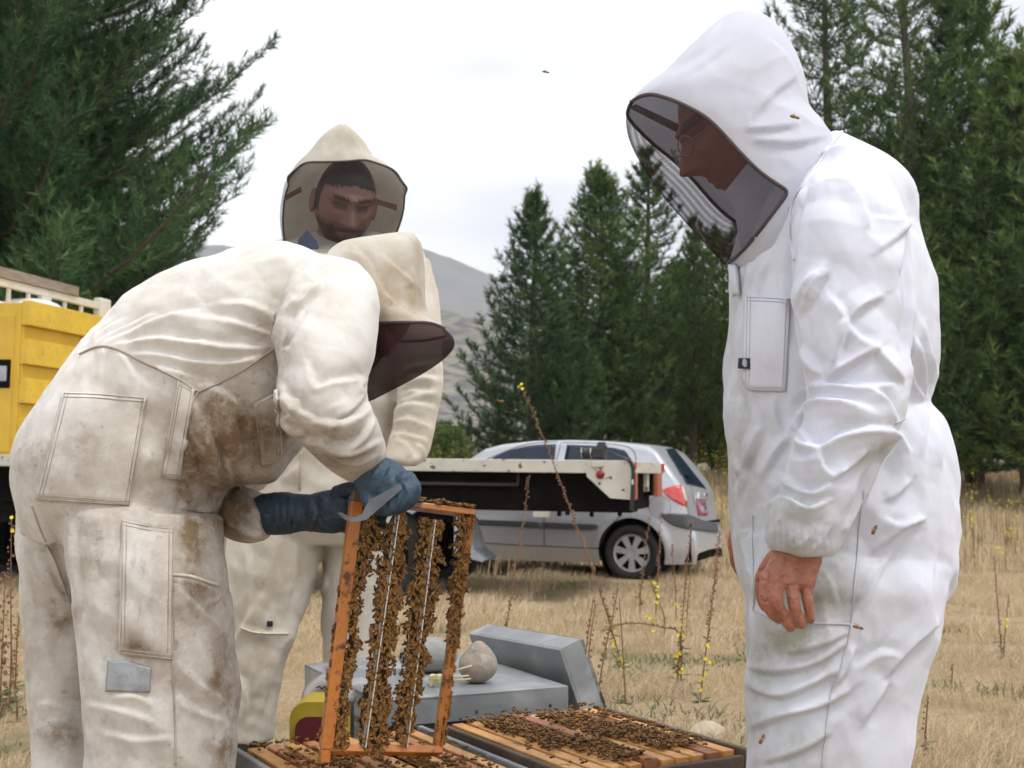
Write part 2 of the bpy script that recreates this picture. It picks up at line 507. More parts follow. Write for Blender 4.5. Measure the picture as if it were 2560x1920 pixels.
def veil_mat(name, col, clear, moire=False, scale=1.0):
    """Fine woven mesh: threads and see-through openings; doubled mesh shows broad interference bands."""
    m = bpy.data.materials.new(name); m.use_nodes = True; nt = m.node_tree; N, L = nt.nodes, nt.links; N.clear()
    out = N.new('ShaderNodeOutputMaterial'); mx = N.new('ShaderNodeMixShader'); tr = N.new('ShaderNodeBsdfTransparent'); df = N.new('ShaderNodeBsdfDiffuse')
    df.inputs['Color'].default_value = (*col, 1)
    mx.inputs['Fac'].default_value = 1 - clear
    if moire:
        at_ = N.new('ShaderNodeAttribute'); at_.attribute_name = 'weave'
        r_ = N.new('ShaderNodeMapRange'); r_.inputs['To Min'].default_value = .18; r_.inputs['To Max'].default_value = .72
        L.new(at_.outputs['Fac'], r_.inputs['Value']); L.new(r_.outputs['Result'], mx.inputs['Fac'])
    if moire:
        lw = N.new('ShaderNodeLayerWeight'); lw.inputs['Blend'].default_value = .5
        pw = N.new('ShaderNodeMath'); pw.operation = 'POWER'; pw.inputs[1].default_value = 3.0; L.new(lw.outputs['Facing'], pw.inputs[0])
        mm = N.new('ShaderNodeMath'); mm.operation = 'MAXIMUM'; L.new(pw.outputs[0], mm.inputs[0]); L.new(r_.outputs['Result'], mm.inputs[1]); L.new(mm.outputs[0], mx.inputs['Fac'])
    L.new(tr.outputs[0], mx.inputs[1]); L.new(df.outputs[0], mx.inputs[2]); L.new(mx.outputs[0], out.inputs['Surface'])
    return m
# ------------------------------------------------------------------ ground, hills
def ground_mat():
    m, nt, b = nodes_of('dry_field'); N, L = nt.nodes, nt.links
    tc = N.new('ShaderNodeTexCoord')
    def no(s, d=6, r_=.6):
        n = N.new('ShaderNodeTexNoise'); n.inputs['Scale'].default_value = s; n.inputs['Detail'].default_value = d; n.inputs['Roughness'].default_value = r_
        L.new(tc.outputs['Object'], n.inputs['Vector']); return n.outputs['Fac']
    def ramp(f, els):
        r_ = N.new('ShaderNodeValToRGB'); L.new(f, r_.inputs['Fac'])
        while len(r_.color_ramp.elements) < len(els): r_.color_ramp.elements.new(.5)
        for e, (p, c) in zip(r_.color_ramp.elements, els): e.position = p; e.color = (*c, 1)
        return r_.outputs['Color']
    a = ramp(no(1.1), [(.3, (.35, .26, .155)), (.5, (.47, .365, .225)), (.7, (.38, .285, .17))])
    c = ramp(no(26, 6, .75), [(.3, (.16, .11, .065)), (.55, (.42, .31, .19)), (.75, (.52, .41, .26))])
    mx = N.new('ShaderNodeMix'); mx.data_type = 'RGBA'; mx.inputs['Factor'].default_value = .55; L.new(a, mx.inputs['A']); L.new(c, mx.inputs['B'])
    g = ramp(no(.9, 4), [(.54, (0, 0, 0)), (.70, (1, 1, 1))])
    m2 = N.new('ShaderNodeMix'); m2.data_type = 'RGBA'; L.new(g, m2.inputs['Factor']); L.new(mx.outputs['Result'], m2.inputs['A']); m2.inputs['B'].default_value = (.17, .16, .075, 1)
    L.new(m2.outputs['Result'], b.inputs['Base Color']); b.inputs['Roughness'].default_value = .95; b.inputs['Specular IOR Level'].default_value = .1
    bp = N.new('ShaderNodeBump'); bp.inputs['Strength'].default_value = .8; bp.inputs['Distance'].default_value = .03; L.new(no(60, 6, .7), bp.inputs['Height']); L.new(bp.outputs['Normal'], b.inputs['Normal'])
    return m

ys = np.concatenate([np.linspace(-100, 2, 20), np.linspace(2.2, 12, 70), np.linspace(12.3, 40, 70), np.geomspace(42, 2350, 40)])
us = np.concatenate([-np.geomspace(60, 1.2, 30), np.linspace(-1.1, 1.1, 60), np.geomspace(1.2, 60, 30)])
GX, GY = np.meshgrid(us, ys); GX = np.clip(GX * np.maximum(np.abs(GY), 6) * .62, -1650, 1650)
GZ = gz(GX, GY)
V = np.stack([GX.ravel(), GY.ravel(), GZ.ravel()], 1); nu_ = len(us)
ii, jj = np.meshgrid(np.arange(len(ys) - 1), np.arange(nu_ - 1), indexing='ij')
Qd = np.stack([ii * nu_ + jj, ii * nu_ + jj + 1, (ii + 1) * nu_ + jj + 1, (ii + 1) * nu_ + jj], -1).reshape(-1, 4)
tag(link('ground', new_mesh('ground', V, Qd, True), ground_mat()), kind='structure')

def hill(name, ridge, Ynear, Yfar, mat_, rough, nx=260, ny=90, seed=0):
    xs = np.linspace(ridge[0][0], ridge[-1][0], nx); ry = np.interp(xs, [p[0] for p in ridge], [p[1] for p in ridge])
    pts = []
    for j in range(ny):
        t = j / (ny - 1)
        Y = Ynear + (Yfar - Ynear) * t
        s = t if t < .8 else .8 + .2 * math.sin((t - .8) / .2 * math.pi / 2)
        prof = t ** 1.25
        for x, r_ in zip(xs, ry):
            py = 1186 + (r_ - 1186) * prof
            p = at(x, py, Y); pts.append((p.x, Y, p.z))
    P = np.array(pts); env = np.repeat(np.clip(np.linspace(0, 1, ny) * 3, 0, 1), nx)
    P[:, 2] += env * rough * (fbm(P / np.array([90., 120., 90.]) + seed, 5) * 1.0 + .25 * (1 - np.abs(fbm(P / 35. + seed, 3))))
    back = P[-nx:].copy(); back[:, 1] += Yfar * .5; back[:, 2] = -20
    P = np.vstack([P, back]); ny += 1
    a, b = np.meshgrid(np.arange(ny - 1), np.arange(nx - 1), indexing='ij')
    Qd = np.stack([a * nx + b, a * nx + b + 1, (a + 1) * nx + b + 1, (a + 1) * nx + b], -1).reshape(-1, 4)
    return tag(link(name, new_mesh(name, P, Qd, True), mat_), kind='structure')
M_HILLN = pmat('tussock_hill', (.155, .135, .11), (.23, .195, .15), .05, rough=.95, bump=0, detail=8, c3=(.065, .07, .065), c3scale=.22, c3lo=.44, c3hi=.58)
M_HILLF = pmat('far_mountain', (.15, .13, .115), (.11, .10, .095), .012, rough=.95, detail=8, c3=(.10, .10, .085), c3scale=.05, c3lo=.52, c3hi=.62)
hill('hillside', [(-900, 900), (300, 760), (800, 735), (1000, 770), (1100, 792), (1180, 808), (1300, 850), (1600, 930), (2200, 1010), (3600, 1060)], 130, 420, M_HILLN, 6, 300, 110, 3)
hill('mountain', [(-1200, 560), (0, 600), (500, 606), (640, 622), (900, 618), (1060, 634), (1110, 646), (1180, 668), (1215, 678), (1300, 720), (1500, 800), (2000, 900), (2600, 880), (3800, 800)], 620, 1500, M_HILLF, 7, 300, 90, 8)

# dry grass, nobody could count it
def grass(name, material, y0, y1, dens, lmin, lmax, wid, seed, spread=.50, green=0.0, lean=.55, clump=.5):
    rs = np.random.RandomState(seed)
    area = spread * (y1 ** 2 - y0 ** 2); n = int(area * dens)
    Y = np.sqrt(rs.uniform(y0 ** 2, y1 ** 2, n)); X = rs.uniform(-spread, spread, n) * Y
    q = fbm(np.stack([X * 1.4, Y * 1.4, np.full(n, seed)], 1), 3)
    keep = rs.uniform(size=n) < np.clip(.55 + clump * q * 1.6, .04, 1)
    if green: keep = rs.uniform(size=n) < np.clip((fbm(np.stack([X * .9, Y * .9, np.full(n, 90.)], 1), 3) - .18) * 3.5, 0, 1)
    X, Y, q = X[keep], Y[keep], q[keep]; n = len(X)
    Lh = rs.uniform(lmin, lmax, n) * (1 + .8 * np.clip(q, -.4, .8)); az = rs.uniform(0, 2 * math.pi, n) + q * 3; ln = rs.uniform(.1, lean, n) * Lh
    B = np.stack([X, Y, gz(X, Y) - .004], 1)
    side = np.stack([-np.sin(az + 1.0), np.cos(az + 1.0), np.zeros(n)], 1) * (wid * rs.uniform(.6, 1.4, n))[:, None]
    mid = B + np.stack([np.cos(az) * ln * .35, np.sin(az) * ln * .35, Lh * .6], 1); tip = B + np.stack([np.cos(az) * ln, np.sin(az) * ln, Lh * .95], 1)
    V = np.stack([B - side, B + side, mid + side * .7, mid - side * .7, tip], 1).reshape(-1, 3); k = np.arange(n) * 5
    T = np.concatenate([np.stack([k, k + 1, k + 2], 1), np.stack([k, k + 2, k + 3], 1), np.stack([k + 3, k + 2, k + 4], 1)])
    me = new_mesh(name, V, T); a = me.attributes.new('tone', 'FLOAT', 'POINT'); a.data.foreach_set('value', np.repeat(rs.uniform(0, 1, n) * .6 + .4 * np.clip(.5 + q, 0, 1), 5).astype(np.float32))
    return tag(link(name, me, material), kind='stuff')
def tone_mat(name, cols, rough=.8, trans=.25):
    m, nt, b = nodes_of(name); N, L = nt.nodes, nt.links
    a = N.new('ShaderNodeAttribute'); a.attribute_name = 'tone'; r_ = N.new('ShaderNodeValToRGB')
    while len(r_.color_ramp.elements) < len(cols): r_.color_ramp.elements.new(.5)
    for k, (e, c) in enumerate(zip(r_.color_ramp.elements, cols)): e.position = k / (len(cols) - 1); e.color = (*c, 1)
    L.new(a.outputs['Fac'], r_.inputs['Fac']); L.new(r_.outputs['Color'], b.inputs['Base Color']); b.inputs['Roughness'].default_value = rough; b.inputs['Specular IOR Level'].default_value = .2
    if trans:
        t = N.new('ShaderNodeBsdfTranslucent'); L.new(r_.outputs['Color'], t.inputs['Color']); mx = N.new('ShaderNodeMixShader'); mx.inputs['Fac'].default_value = trans
        L.new(b.outputs['BSDF'], mx.inputs[1]); L.new(t.outputs['BSDF'], mx.inputs[2]); L.new(mx.outputs[0], N['Material Output'].inputs['Surface'])
    return m
M_STRAW = tone_mat('straw', [(.28, .20, .115), (.46, .355, .215), (.60, .48, .31), (.71, .60, .43)])
M_GREEN = tone_mat('weed_green', [(.10, .12, .055), (.16, .18, .085), (.24, .24, .12)])
G1 = grass('dry_grass', M_STRAW, 3.0, 6.5, 8000, .012, .06, .0014, 1, lean=1.6, clump=1.1)
tag(G1, 'short straw coloured grass near the hives', 'grass')
tag(grass('dry_grass', M_STRAW, 6.5, 13, 1900, .025, .10, .0024, 2, lean=1.3, clump=1.1), 'straw coloured grass in front of the silver car', 'grass')
tag(grass('dry_grass', M_STRAW, 13, 34, 330, .08, .24, .0055, 3, .55), 'taller dry grass in the field behind the car', 'grass')
tag(grass('green_weeds', M_GREEN, 3.2, 13, 850, .012, .05, .0035, 4, .5, 1.0, 1.6), 'low green weeds scattered through the dry grass', 'weeds')
# ------------------------------------------------------------------ pine trees
M_BARK = pmat('pine_bark', (.055, .042, .033), (.10, .08, .065), 9, rough=.95, bump=.9, bscale=16, stretch=(3, 3, .6))
M_NEED = tone_mat('pine_needles', [(.026, .062, .020), (.054, .112, .032), (.092, .168, .046), (.15, .215, .060)], .55, .12)
M_NEED2 = tone_mat('pine_needles_blue', [(.016, .046, .020), (.034, .082, .032), (.060, .124, .046), (.105, .168, .060)], .55, .12)
M_NEED3 = tone_mat('pine_needles_yellow', [(.05, .085, .02), (.085, .14, .03), (.12, .18, .04), (.16, .22, .06)], .55, .2)

def curve_tubes(paths, radii, n=5):
    """Many tapered limbs at once."""
    mb = MB()
    for p, r_ in zip(paths, radii): mb.tube(p, r_, n, False)
    return mb

def pine_mesh(seed, H, spread, first, whorl, per, shoot_gap, needles, nl, nw, droop=.12, upturn=.35, cone=.85, side=.42, gap=0.0, rise=.55, zmax=None, ymin=None):
    """Returns (wood MB, needle verts, tris, tone). Branch whorls with side shoots, each shoot a brush of needles."""
    rs = np.random.RandomState(seed); wood = MB()
    trunk = [Vector((.05 * H / 8 * math.sin(z * .7 + seed), .05 * H / 8 * math.cos(z * .5), z)) for z in np.linspace(0, H, 14)]
    wood.tube(trunk, list(np.linspace(H * .017, H * .002, 14)), 9)
    SH = []      # shoots: base, dir, length, tone
    z = first
    while z < H - .15:
        f = (z - first) / (H - first); Lb0 = spread * (1 - f) ** cone * (.62 + .38 * min(1, f * 6 + .3)); a0 = rs.uniform(0, 6.28)
        if rs.uniform() < gap: z += whorl * .7
        for k in range(per):
            az = a0 + 2 * math.pi * k / per + rs.uniform(-.25, .25); Lb = Lb0 * rs.uniform(.62, 1.12)
            if Lb < .08: Lb = .08
            shr = min(1.0, .30 + Lb / .9)
            zz = z + rs.uniform(-.3, .3) * whorl; d = Vector((math.cos(az), math.sin(az), 0)); lat = Vector((-d.y, d.x, 0)); up0 = .10 + rise * f
            bend = rs.uniform(-.18, .18)
            pts = []; nseg = 7
            for i in range(nseg + 1):
                t = i / nseg
                pts.append(Vector((0, 0, zz)) + d * (Lb * t) + lat * (bend * Lb * t * t) + Vector((0, 0, Lb * (up0 * t - droop * math.sin(math.pi * t) + upturn * t ** 3))))
            wood.tube(pts, list(np.linspace(max(.006, Lb * .014), .004, nseg + 1)), 4, False)
            ns = max(3, int(Lb / shoot_gap)); tb = rs.uniform(0, 1)
            for s in range(ns + 1):
                t = .22 + .78 * s / ns; i = min(nseg - 1, int(t * nseg)); fr = t * nseg - i
                p = pts[i].lerp(pts[i + 1], fr); tan = (pts[i + 1] - pts[i]).normalized()
                for sd in (-1, 1):
                    ls = side * Lb * (1.02 - t) ** .75 * rs.uniform(.55, 1.15) + nl * 1.1 * shr
                    dr = (tan * rs.uniform(.5, .95) + lat * sd * rs.uniform(.5, 1.0) * shr + Vector((0, 0, rs.uniform(.05, .45) + .7 * (1 - shr)))).normalized()
                    m = max(1, int(ls / (nl * 1.5))); q = p.copy()
                    for j in range(m):
                        dd = (dr + Vector((0, 0, .16 * j)) + Vector(rs.normal(size=3)) * .10).normalized(); l2 = ls / m
                        SH.append((q.copy(), dd, l2 * 1.1, tb * .5 + rs.uniform(0, .5))); q = q + dd * l2
            tip = (pts[-1] - pts[-2]).normalized()
            SH.append((pts[-1] - tip * .05, (tip + Vector((0, 0, .5))).normalized(), nl * 2.2, .9))
        z += whorl * rs.uniform(.75, 1.25)
    SH.append((Vector((trunk[-1].x, trunk[-1].y, H - .3)), Vector((0, 0, 1)), .55, .8))
    B = np.array([s[0][:] for s in SH]); Dv = np.array([s[1][:] for s in SH]); Ls = np.array([s[2] for s in SH]); T = np.array([s[3] for s in SH])
    if zmax is not None:
        k = B[:, 2] < zmax; B, Dv, Ls, T = B[k], Dv[k], Ls[k], T[k]
    n = len(B); m = needles
    B = np.repeat(B, m, 0); Dv = np.repeat(Dv, m, 0); Ls = np.repeat(Ls, m); T = np.repeat(T, m)
    u = rs.uniform(0, 1, n * m); rnd = rs.normal(size=(n * m, 3)); rnd -= (rnd * Dv).sum(1)[:, None] * Dv; rnd /= np.linalg.norm(rnd, axis=1)[:, None] + 1e-9
    o = B + Dv * (Ls * u)[:, None]; dirn = Dv * rs.uniform(.55, 1.1, n * m)[:, None] + rnd * rs.uniform(.45, .95, n * m)[:, None] + np.array([0, 0, .12])
    dirn /= np.linalg.norm(dirn, axis=1)[:, None]; sd = np.cross(dirn, rs.normal(size=(n * m, 3))); sd /= np.linalg.norm(sd, axis=1)[:, None] + 1e-9
    ln = nl * rs.uniform(.7, 1.2, n * m); w = nw * rs.uniform(.7, 1.3, n * m)
    V = np.stack([o - sd * w[:, None], o + sd * w[:, None], o + dirn * ln[:, None]], 1).reshape(-1, 3)
    tris = np.arange(len(V)).reshape(-1, 3)
    tone = np.repeat(np.clip(T + rs.uniform(-.15, .15, n * m), 0, 1), 3)
    return wood, V, tris, tone

def pine_variant(seed, mat_, **kw):
    wood, V, T, tone = pine_mesh(seed, **kw)
    wm = wood.mesh('trunk', True); wm.materials.append(M_BARK)
    me = new_mesh('crown', V, T); a = me.attributes.new('tone', 'FLOAT', 'POINT'); a.data.foreach_set('value', tone.astype(np.float32)); me.materials.append(mat_)
    return wm, me, kw['H']

def plant_tree(var, px, Y, top_py, label, rot, wide=1.0, group='pine trees behind the field', base=None, H=None, name='pine_tree'):
    wm, cm, H0 = var
    x = (px - CX) / F_PX * Y * 1.0; g = gzf(x, Y) if base is None else base
    ht = (at(px, top_py, Y).z - g) if H is None else H
    t = thing(name, label, 'tree', (x, Y, g - .05), group); s = ht / H0
    t.rotation_euler = (0, 0, rot); t.scale = (s * wide, s * wide, s)
    for nm, me in (('trunk', wm), ('crown', cm)):
        o = bpy.data.objects.new(nm, me); COL.objects.link(o); o.parent = t
    return t
PV1 = pine_variant(21, M_NEED2, H=8.0, spread=2.1, first=.5, whorl=.31, per=7, shoot_gap=.19, needles=24, nl=.16, nw=.011, cone=1.0, upturn=.45, droop=.10)
PV2 = pine_variant(22, M_NEED, H=9.0, spread=2.6, first=.8, whorl=.29, per=7, shoot_gap=.19, needles=26, nl=.17, nw=.012, cone=.92, upturn=.40, droop=.14)
PV3 = pine_variant(23, M_NEED, H=9.0, spread=1.9, first=2.0, whorl=.38, per=6, shoot_gap=.18, needles=22, nl=.15, nw=.011, cone=.85, upturn=.5, droop=.05, gap=.2)
PV4 = pine_variant(24, M_NEED, H=14.0, spread=2.7, first=1.5, whorl=.56, per=6, shoot_gap=.21, needles=24, nl=.19, nw=.012, cone=.5, upturn=.35, droop=.10, gap=.35)
PVY = pine_variant(25, M_NEED3, H=6.0, spread=1.6, first=.4, whorl=.30, per=7, shoot_gap=.22, needles=18, nl=.15, nw=.014, cone=.45, upturn=.5, droop=.0)
plant_tree(PV1, 1335, 27, 468, 'pointed open pine, nearest to the bare hillside, above the car bonnet', .4, 1.2)
plant_tree(PV2, 1502, 29, 412, 'tall dense dark pine directly above the silver car roof', 1.3, 1.2)
plant_tree(PV3, 1622, 32, 392, 'thin topped pine just left of the white veil', 2.2, 1.35)
plant_tree(PV3, 1737, 30, 560, 'small narrow pine below the veil tip of the right beekeeper', .9, .9)
plant_tree(PVY, 1812, 33, 590, 'yellow green young pine beside the chest of the right beekeeper', .3, 1.2)
plant_tree(PV2, 1690, 37, 650, 'dark pine with lower top filling the gap behind the small narrow pine', 3.0, 1.5)
plant_tree(PV4, 2088, 27, -210, 'tall open pine rising behind the white hood', .8, 1.0)
plant_tree(PV4, 2285, 24, -330, 'tallest pine rising behind the back of the right beekeeper', 2.4, .95)
plant_tree(PV2, 2440, 25, -60, 'dense pine at the upper right corner', .2, 1.15)
plant_tree(PV2, 2560, 23, 120, 'broad dark pine cut by the right picture edge', 4.0, 1.3)
plant_tree(PV2, 2330, 33, 330, 'dark pine in the second row at the right', 5.1, 1.3)
plant_tree(PV2, 2010, 36, 300, 'dark pine in the second row behind the white suit', 2.9, 1.3)
plant_tree(PV3, 1570, 40, 700, 'slim pine trunk in the shade right of the car roof', 2.0, 1.3)
PVL = pine_variant(31, M_NEED2, H=14.0, spread=5.0, first=.6, whorl=.36, per=8, shoot_gap=.19, needles=26, nl=.15, nw=.0085, cone=.5, upturn=.20, droop=.12, side=.34, rise=.18, zmax=8.6)
plant_tree(PVL, -130, 16, 0, 'huge dark pine at the left with long upswept branches', 1.0, 1.0, 'pine trees at the left', H=14.0)
plant_tree(PVL, 20, 21, 0, 'second huge pine, standing behind the first at the left', 2.5, 1.0, 'pine trees at the left', H=14.0)
# small willow bushes at the foot of the hillside
PB = pine_variant(41, M_NEED3, H=2.0, spread=1.1, first=.1, whorl=.16, per=7, shoot_gap=.15, needles=14, nl=.13, nw=.02, cone=.35, upturn=.6, droop=.0)
PB2 = pine_variant(42, M_NEED2, H=2.2, spread=.9, first=.1, whorl=.18, per=7, shoot_gap=.15, needles=14, nl=.13, nw=.02, cone=.4, upturn=.6, droop=.0)
plant_tree(PB, 1128, 48, 1082, 'bright green bush at the foot of the hillside', .3, 1.3, 'bushes by the hillside', name='bush')
plant_tree(PB2, 1100, 52, 1070, 'grey green bush left of the bright green bush', .9, 1.0, 'bushes by the hillside', name='bush')
plant_tree(PB, 1800, 31, 1040, 'bright green bush in front of the dark pine trunks', 1.7, .7, 'bushes by the hillside', name='bush')
# ------------------------------------------------------------------ flatbed truck with the yellow crate
M_DECK = pmat('cream_truck_paint', (.55, .53, .47), (.47, .45, .39), 6, rough=.55, c3=(.12, .085, .06), c3scale=16, c3lo=.62, c3hi=.65, bump=.15)
M_BLACK = pmat('chassis_black', (.005, .005, .005), (.010, .009, .008), 8, rough=.8, spec=.05)
M_RUBBER = pmat('tyre_rubber', (.012, .012, .013), (.022, .021, .02), 14, rough=.85, bump=.3)
M_GALV = pmat('galvanised', (.30, .33, .36), (.40, .43, .46), 9, rough=.42, metal=.55, rough2=.6)
M_YEL = pmat('yellow_paint', (.68, .45, .04), (.60, .38, .032), 5, rough=.5, c3=(.26, .23, .18), c3scale=34, c3lo=.64, c3hi=.665, bump=.1)
M_YEL2 = pmat('yellow_paint_plain', (.64, .42, .038), (.58, .37, .032), 5, rough=.5)
M_YELD = pmat('ochre_paint', (.46, .25, .02), rough=.55)
M_RED = pmat('red_lens', (.20, .008, .015), rough=.25)
M_REDR = pmat('red_reflector', (.45, .04, .03), rough=.4)
M_ORST = pmat('orange_strip', (.42, .11, .05), (.30, .09, .05), 20, rough=.6)
M_WOODG = pmat('weathered_plank', (.22, .17, .13), (.32, .27, .22), 6, rough=.9, stretch=(1, 1, 8), bump=.3)
M_RAIL = pmat('white_rail', (.66, .64, .56), (.58, .55, .47), 8, rough=.55)
DX = Vector((.9730, -.2308, 0)).normalized(); DYv = Vector((.2308, .9730, 0)).normalized()
DXr = (DX - ZA * .0125).normalized()                      # the deck leans a little towards its tail
DZ = DXr.cross(DYv).normalized() * -1
if DZ.z < 0: DZ = -DZ
TC = at(1580, 1151, 9.5)                                  # near rear corner of the deck, upper edge
def TP(t, w, h): return TC - DXr * t + DYv * w + DZ * h    # t forward from the tail, w across, h up from deck level
tr = thing('flatbed_truck', 'cream flatbed truck with a yellow boarded crate at its front end', 'truck', (TP(3, 1, 0).x, TP(3, 1, 0).y, gzf(TP(3, 1, 0).x, TP(3, 1, 0).y)))
def tbox(name, t0, t1, w0, w1, h0, h1, m, parent=tr, bev=.006):
    return MB().box(TP((t0 + t1) / 2, (w0 + w1) / 2, (h0 + h1) / 2), DXr, DYv, DZ, abs(t1 - t0) / 2, abs(w1 - w0) / 2, abs(h1 - h0) / 2, bev).build(name, m, parent)
tbox('deck', .06, 8.2, .06, 2.25, -.06, -.004, M_DECK)
side = tbox('side_rail', 0, 8.2, -.0, .05, -.105, 0, M_DECK)
tbox('side_rail', .0, 8.2, 2.25, 2.30, -.105, 0, M_DECK)
tailr = tbox('tail_rail', -.01, .045, .055, 2.24, -.10, -.002, M_DECK)
for t in (1.86, 3.35, 4.9): tbox('rope_slot', t, t + .085, -.004, .001, -.062, -.040, M_BLACK, side, .003)
# corner plate with lamp
cpoly = [(0, -.002), (.36, -.002), (.36, -.13), (.17, -.30), (0, -.31)]
cp_ = MB().prism([TP(t, -.012, h) for t, h in cpoly], DYv * .05).build('corner_plate', M_DECK, tr)
MB().lathe(TP(.25, -.013, -.115), -DYv, [(0, .022), (.03, .018), (.036, .004), (.036, 0)], 18).build('side_lamp', M_RED, cp_, True)
MB().lathe(TP(.255, -.013, -.185), -DYv, [(0, .004), (.010, .003), (.010, 0)], 10).build('bolt', M_BLACK, cp_, True)
tbox('hinge', .23, .32, -.03, -.012, -.055, -.01, M_DECK, cp_, .004)
tbox('tail_light_box', -.025, .0, .06, .17, -.31, -.1, M_ORST); tbox('tail_light_box', -.03, .01, 1.55, 1.9, -.31, -.1, M_ORST)
tbox('mount_bracket', .02, .06, .35, .45, -.24, -.1, M_DECK); tbox('mount_bracket', .02, .06, 1.2, 1.3, -.26, -.1, M_DECK)
tbox('reflector', -.018, -.010, .07, .16, -.07, -.01, M_REDR, tailr, .002); tbox('reflector', -.018, -.010, 2.0, 2.24, -.085, -.005, M_REDR, tailr, .002)
tbox('chassis_rail', .1, 8.0, .62, .78, -.42, -.12, M_BLACK); tbox('chassis_rail', .1, 8.0, 1.5, 1.66, -.42, -.12, M_BLACK)
tbox('underbody_box', .03, 3.1, .2, .6, -.42, -.105, M_BLACK); tbox('tail_crossbeam', .1, .2, .3, 2.0, -.42, -.1, M_BLACK)
tbox('rear_box', .06, .5, 1.7, 2.1, -.31, -.1, M_BLACK)
rl = MB()
rl.tube([TP(.95, .12, -.205), TP(3.1, .12, -.205)], .016, 8)
for t in (.95, 1.9, 2.75): rl.tube([TP(t, .12, -.205), TP(t, .12, -.10)], .011, 6)
rl.build('tie_rail', pmat('dull_steel', (.06, .06, .065), rough=.5, metal=.6), tr, True)
for k, t in enumerate((.12, .35, .55, .62)):
    tbox('hanging_hook', t, t + .03, .25, .3, -.45 - .01 * (k % 2), -.42, M_BLACK, tr, .004)
tbox('number_lamp', .7, .84, .19, .22, -.47, -.42, M_DECK)
def wheel(parent, c, axis, r_, w, name='wheel'):
    c, axis = Vector(c), Vector(axis).normalized()
    ty = MB().lathe(c, axis, [(r_ * .62, -w / 2), (r_ * .92, -w / 2), (r_, -w * .34), (r_, w * .34), (r_ * .92, w / 2), (r_ * .62, w / 2), (r_ * .6, w * .3), (r_ * .6, -w * .3), (r_ * .62, -w / 2)], 40).build(name, M_RUBBER, parent, True)
    MB().lathe(c, axis, [(0, w * .15), (r_ * .3, w * .2), (r_ * .55, w * .36), (r_ * .62, w * .4)], 32).build('rim', M_BLACK, ty, True); return ty
for t in (2.15, 6.9):
    for w in (.30, 1.95):
        p = TP(t, w, 0); rr = .40; g = gzf(p.x, p.y); wheel(tr, (p.x, p.y, g + rr - .02), -DYv if w < 1 else DYv, rr, .26)
fl = MB()
for k in range(8):
    pass
fp = [(1.42, -.42), (1.36, -.62), (1.31, -.74), (1.21, -.82), (1.24, -.84), (1.48, -.78), (1.48, -.42)]
MB().prism([TP(t, .10, h) for t, h in fp], DYv * .4).build('mudguard', M_GALV, tr)
# yellow crate
t0 = 5.55; th = 2.55; HB = 1.40
cr = tbox('crate', t0 + .03, t0 + th, .03, 2.2, .0, HB - .02, M_YEL2)
for k in range(4):
    z1 = HB - k * .355
    b = tbox('board', t0 - .055, t0 + .03, .04, 2.2, z1 - .225, z1, M_YEL, cr, .005)
    tbox('board', t0 + .008, t0 + .032, .05, .92, z1 - .352, z1 - .229, M_YEL2, cr, .003)
    if k != 1: tbox('board', t0 + .012, t0 + .034, .925, 2.2, z1 - .352, z1 - .229, M_YELD, cr, .003)
    else: tbox('board', t0 + .012, t0 + .034, 1.08, 2.2, z1 - .352, z1 - .229, M_YELD, cr, .003)
tbox('strap', t0 - .063, t0 - .055, 1.28, 1.305, HB - .24, HB - .05, pmat('green_strap', (.03, .13, .05), rough=.7), cr, .002)
tbox('strap', t0 - .063, t0 - .055, 1.28, 1.305, HB - .60, HB - .40, bpy.data.materials['green_strap'], cr, .002)
tbox('hatch', t0 + .09, t0 + 1.2, .018, .032, .02, HB - .13, M_YEL2, cr, .006)
hl = tbox('latch_plate', t0 + .10, t0 + .32, .004, .02, .60, .86, M_BLACK, cr, .01)
tbox('latch', t0 + .13, t0 + .29, -.006, .006, .66, .80, M_GALV, hl, .008)
for k in range(3):
    v, f = ball(TP(t0 + .55 + k * .25, .9 + .2 * (k % 2), HB + .03), .32, .3, .12, 10); MB().add(v, f).build('white_sack', pmat('white_plastic_%d' % k, (.7, .7, .72), rough=.4), cr, True)
# headboard rail above the crate
rk = MB(); rt = t0 + .45
rail = tbox('top_rail', rt, rt + .05, -.05, 2.05, HB + .185, HB + .26, M_RAIL, tr, .006)
for w in (.13, .43, .73, 1.33, 1.62, -.02): tbox('rail_bar', rt + .01, rt + .04, w, w + .035, HB - .1, HB + .185, M_RAIL, rail, .003)
tbox('rail_bar', rt, rt + .05, .93, 1.09, HB - .1, HB + .185, M_RAIL, rail, .003)
tbox('end_post', rt - .03, rt + .07, 1.92, 2.12, HB - .2, HB + .31, M_RAIL, rail, .02)
tag(tbox('timber_plank', rt - .02, rt + .12, -1.6, 1.52, HB + .262, HB + .36, M_WOODG, None, .004), 'weathered timber plank lying on the white headboard rail of the truck', 'plank')

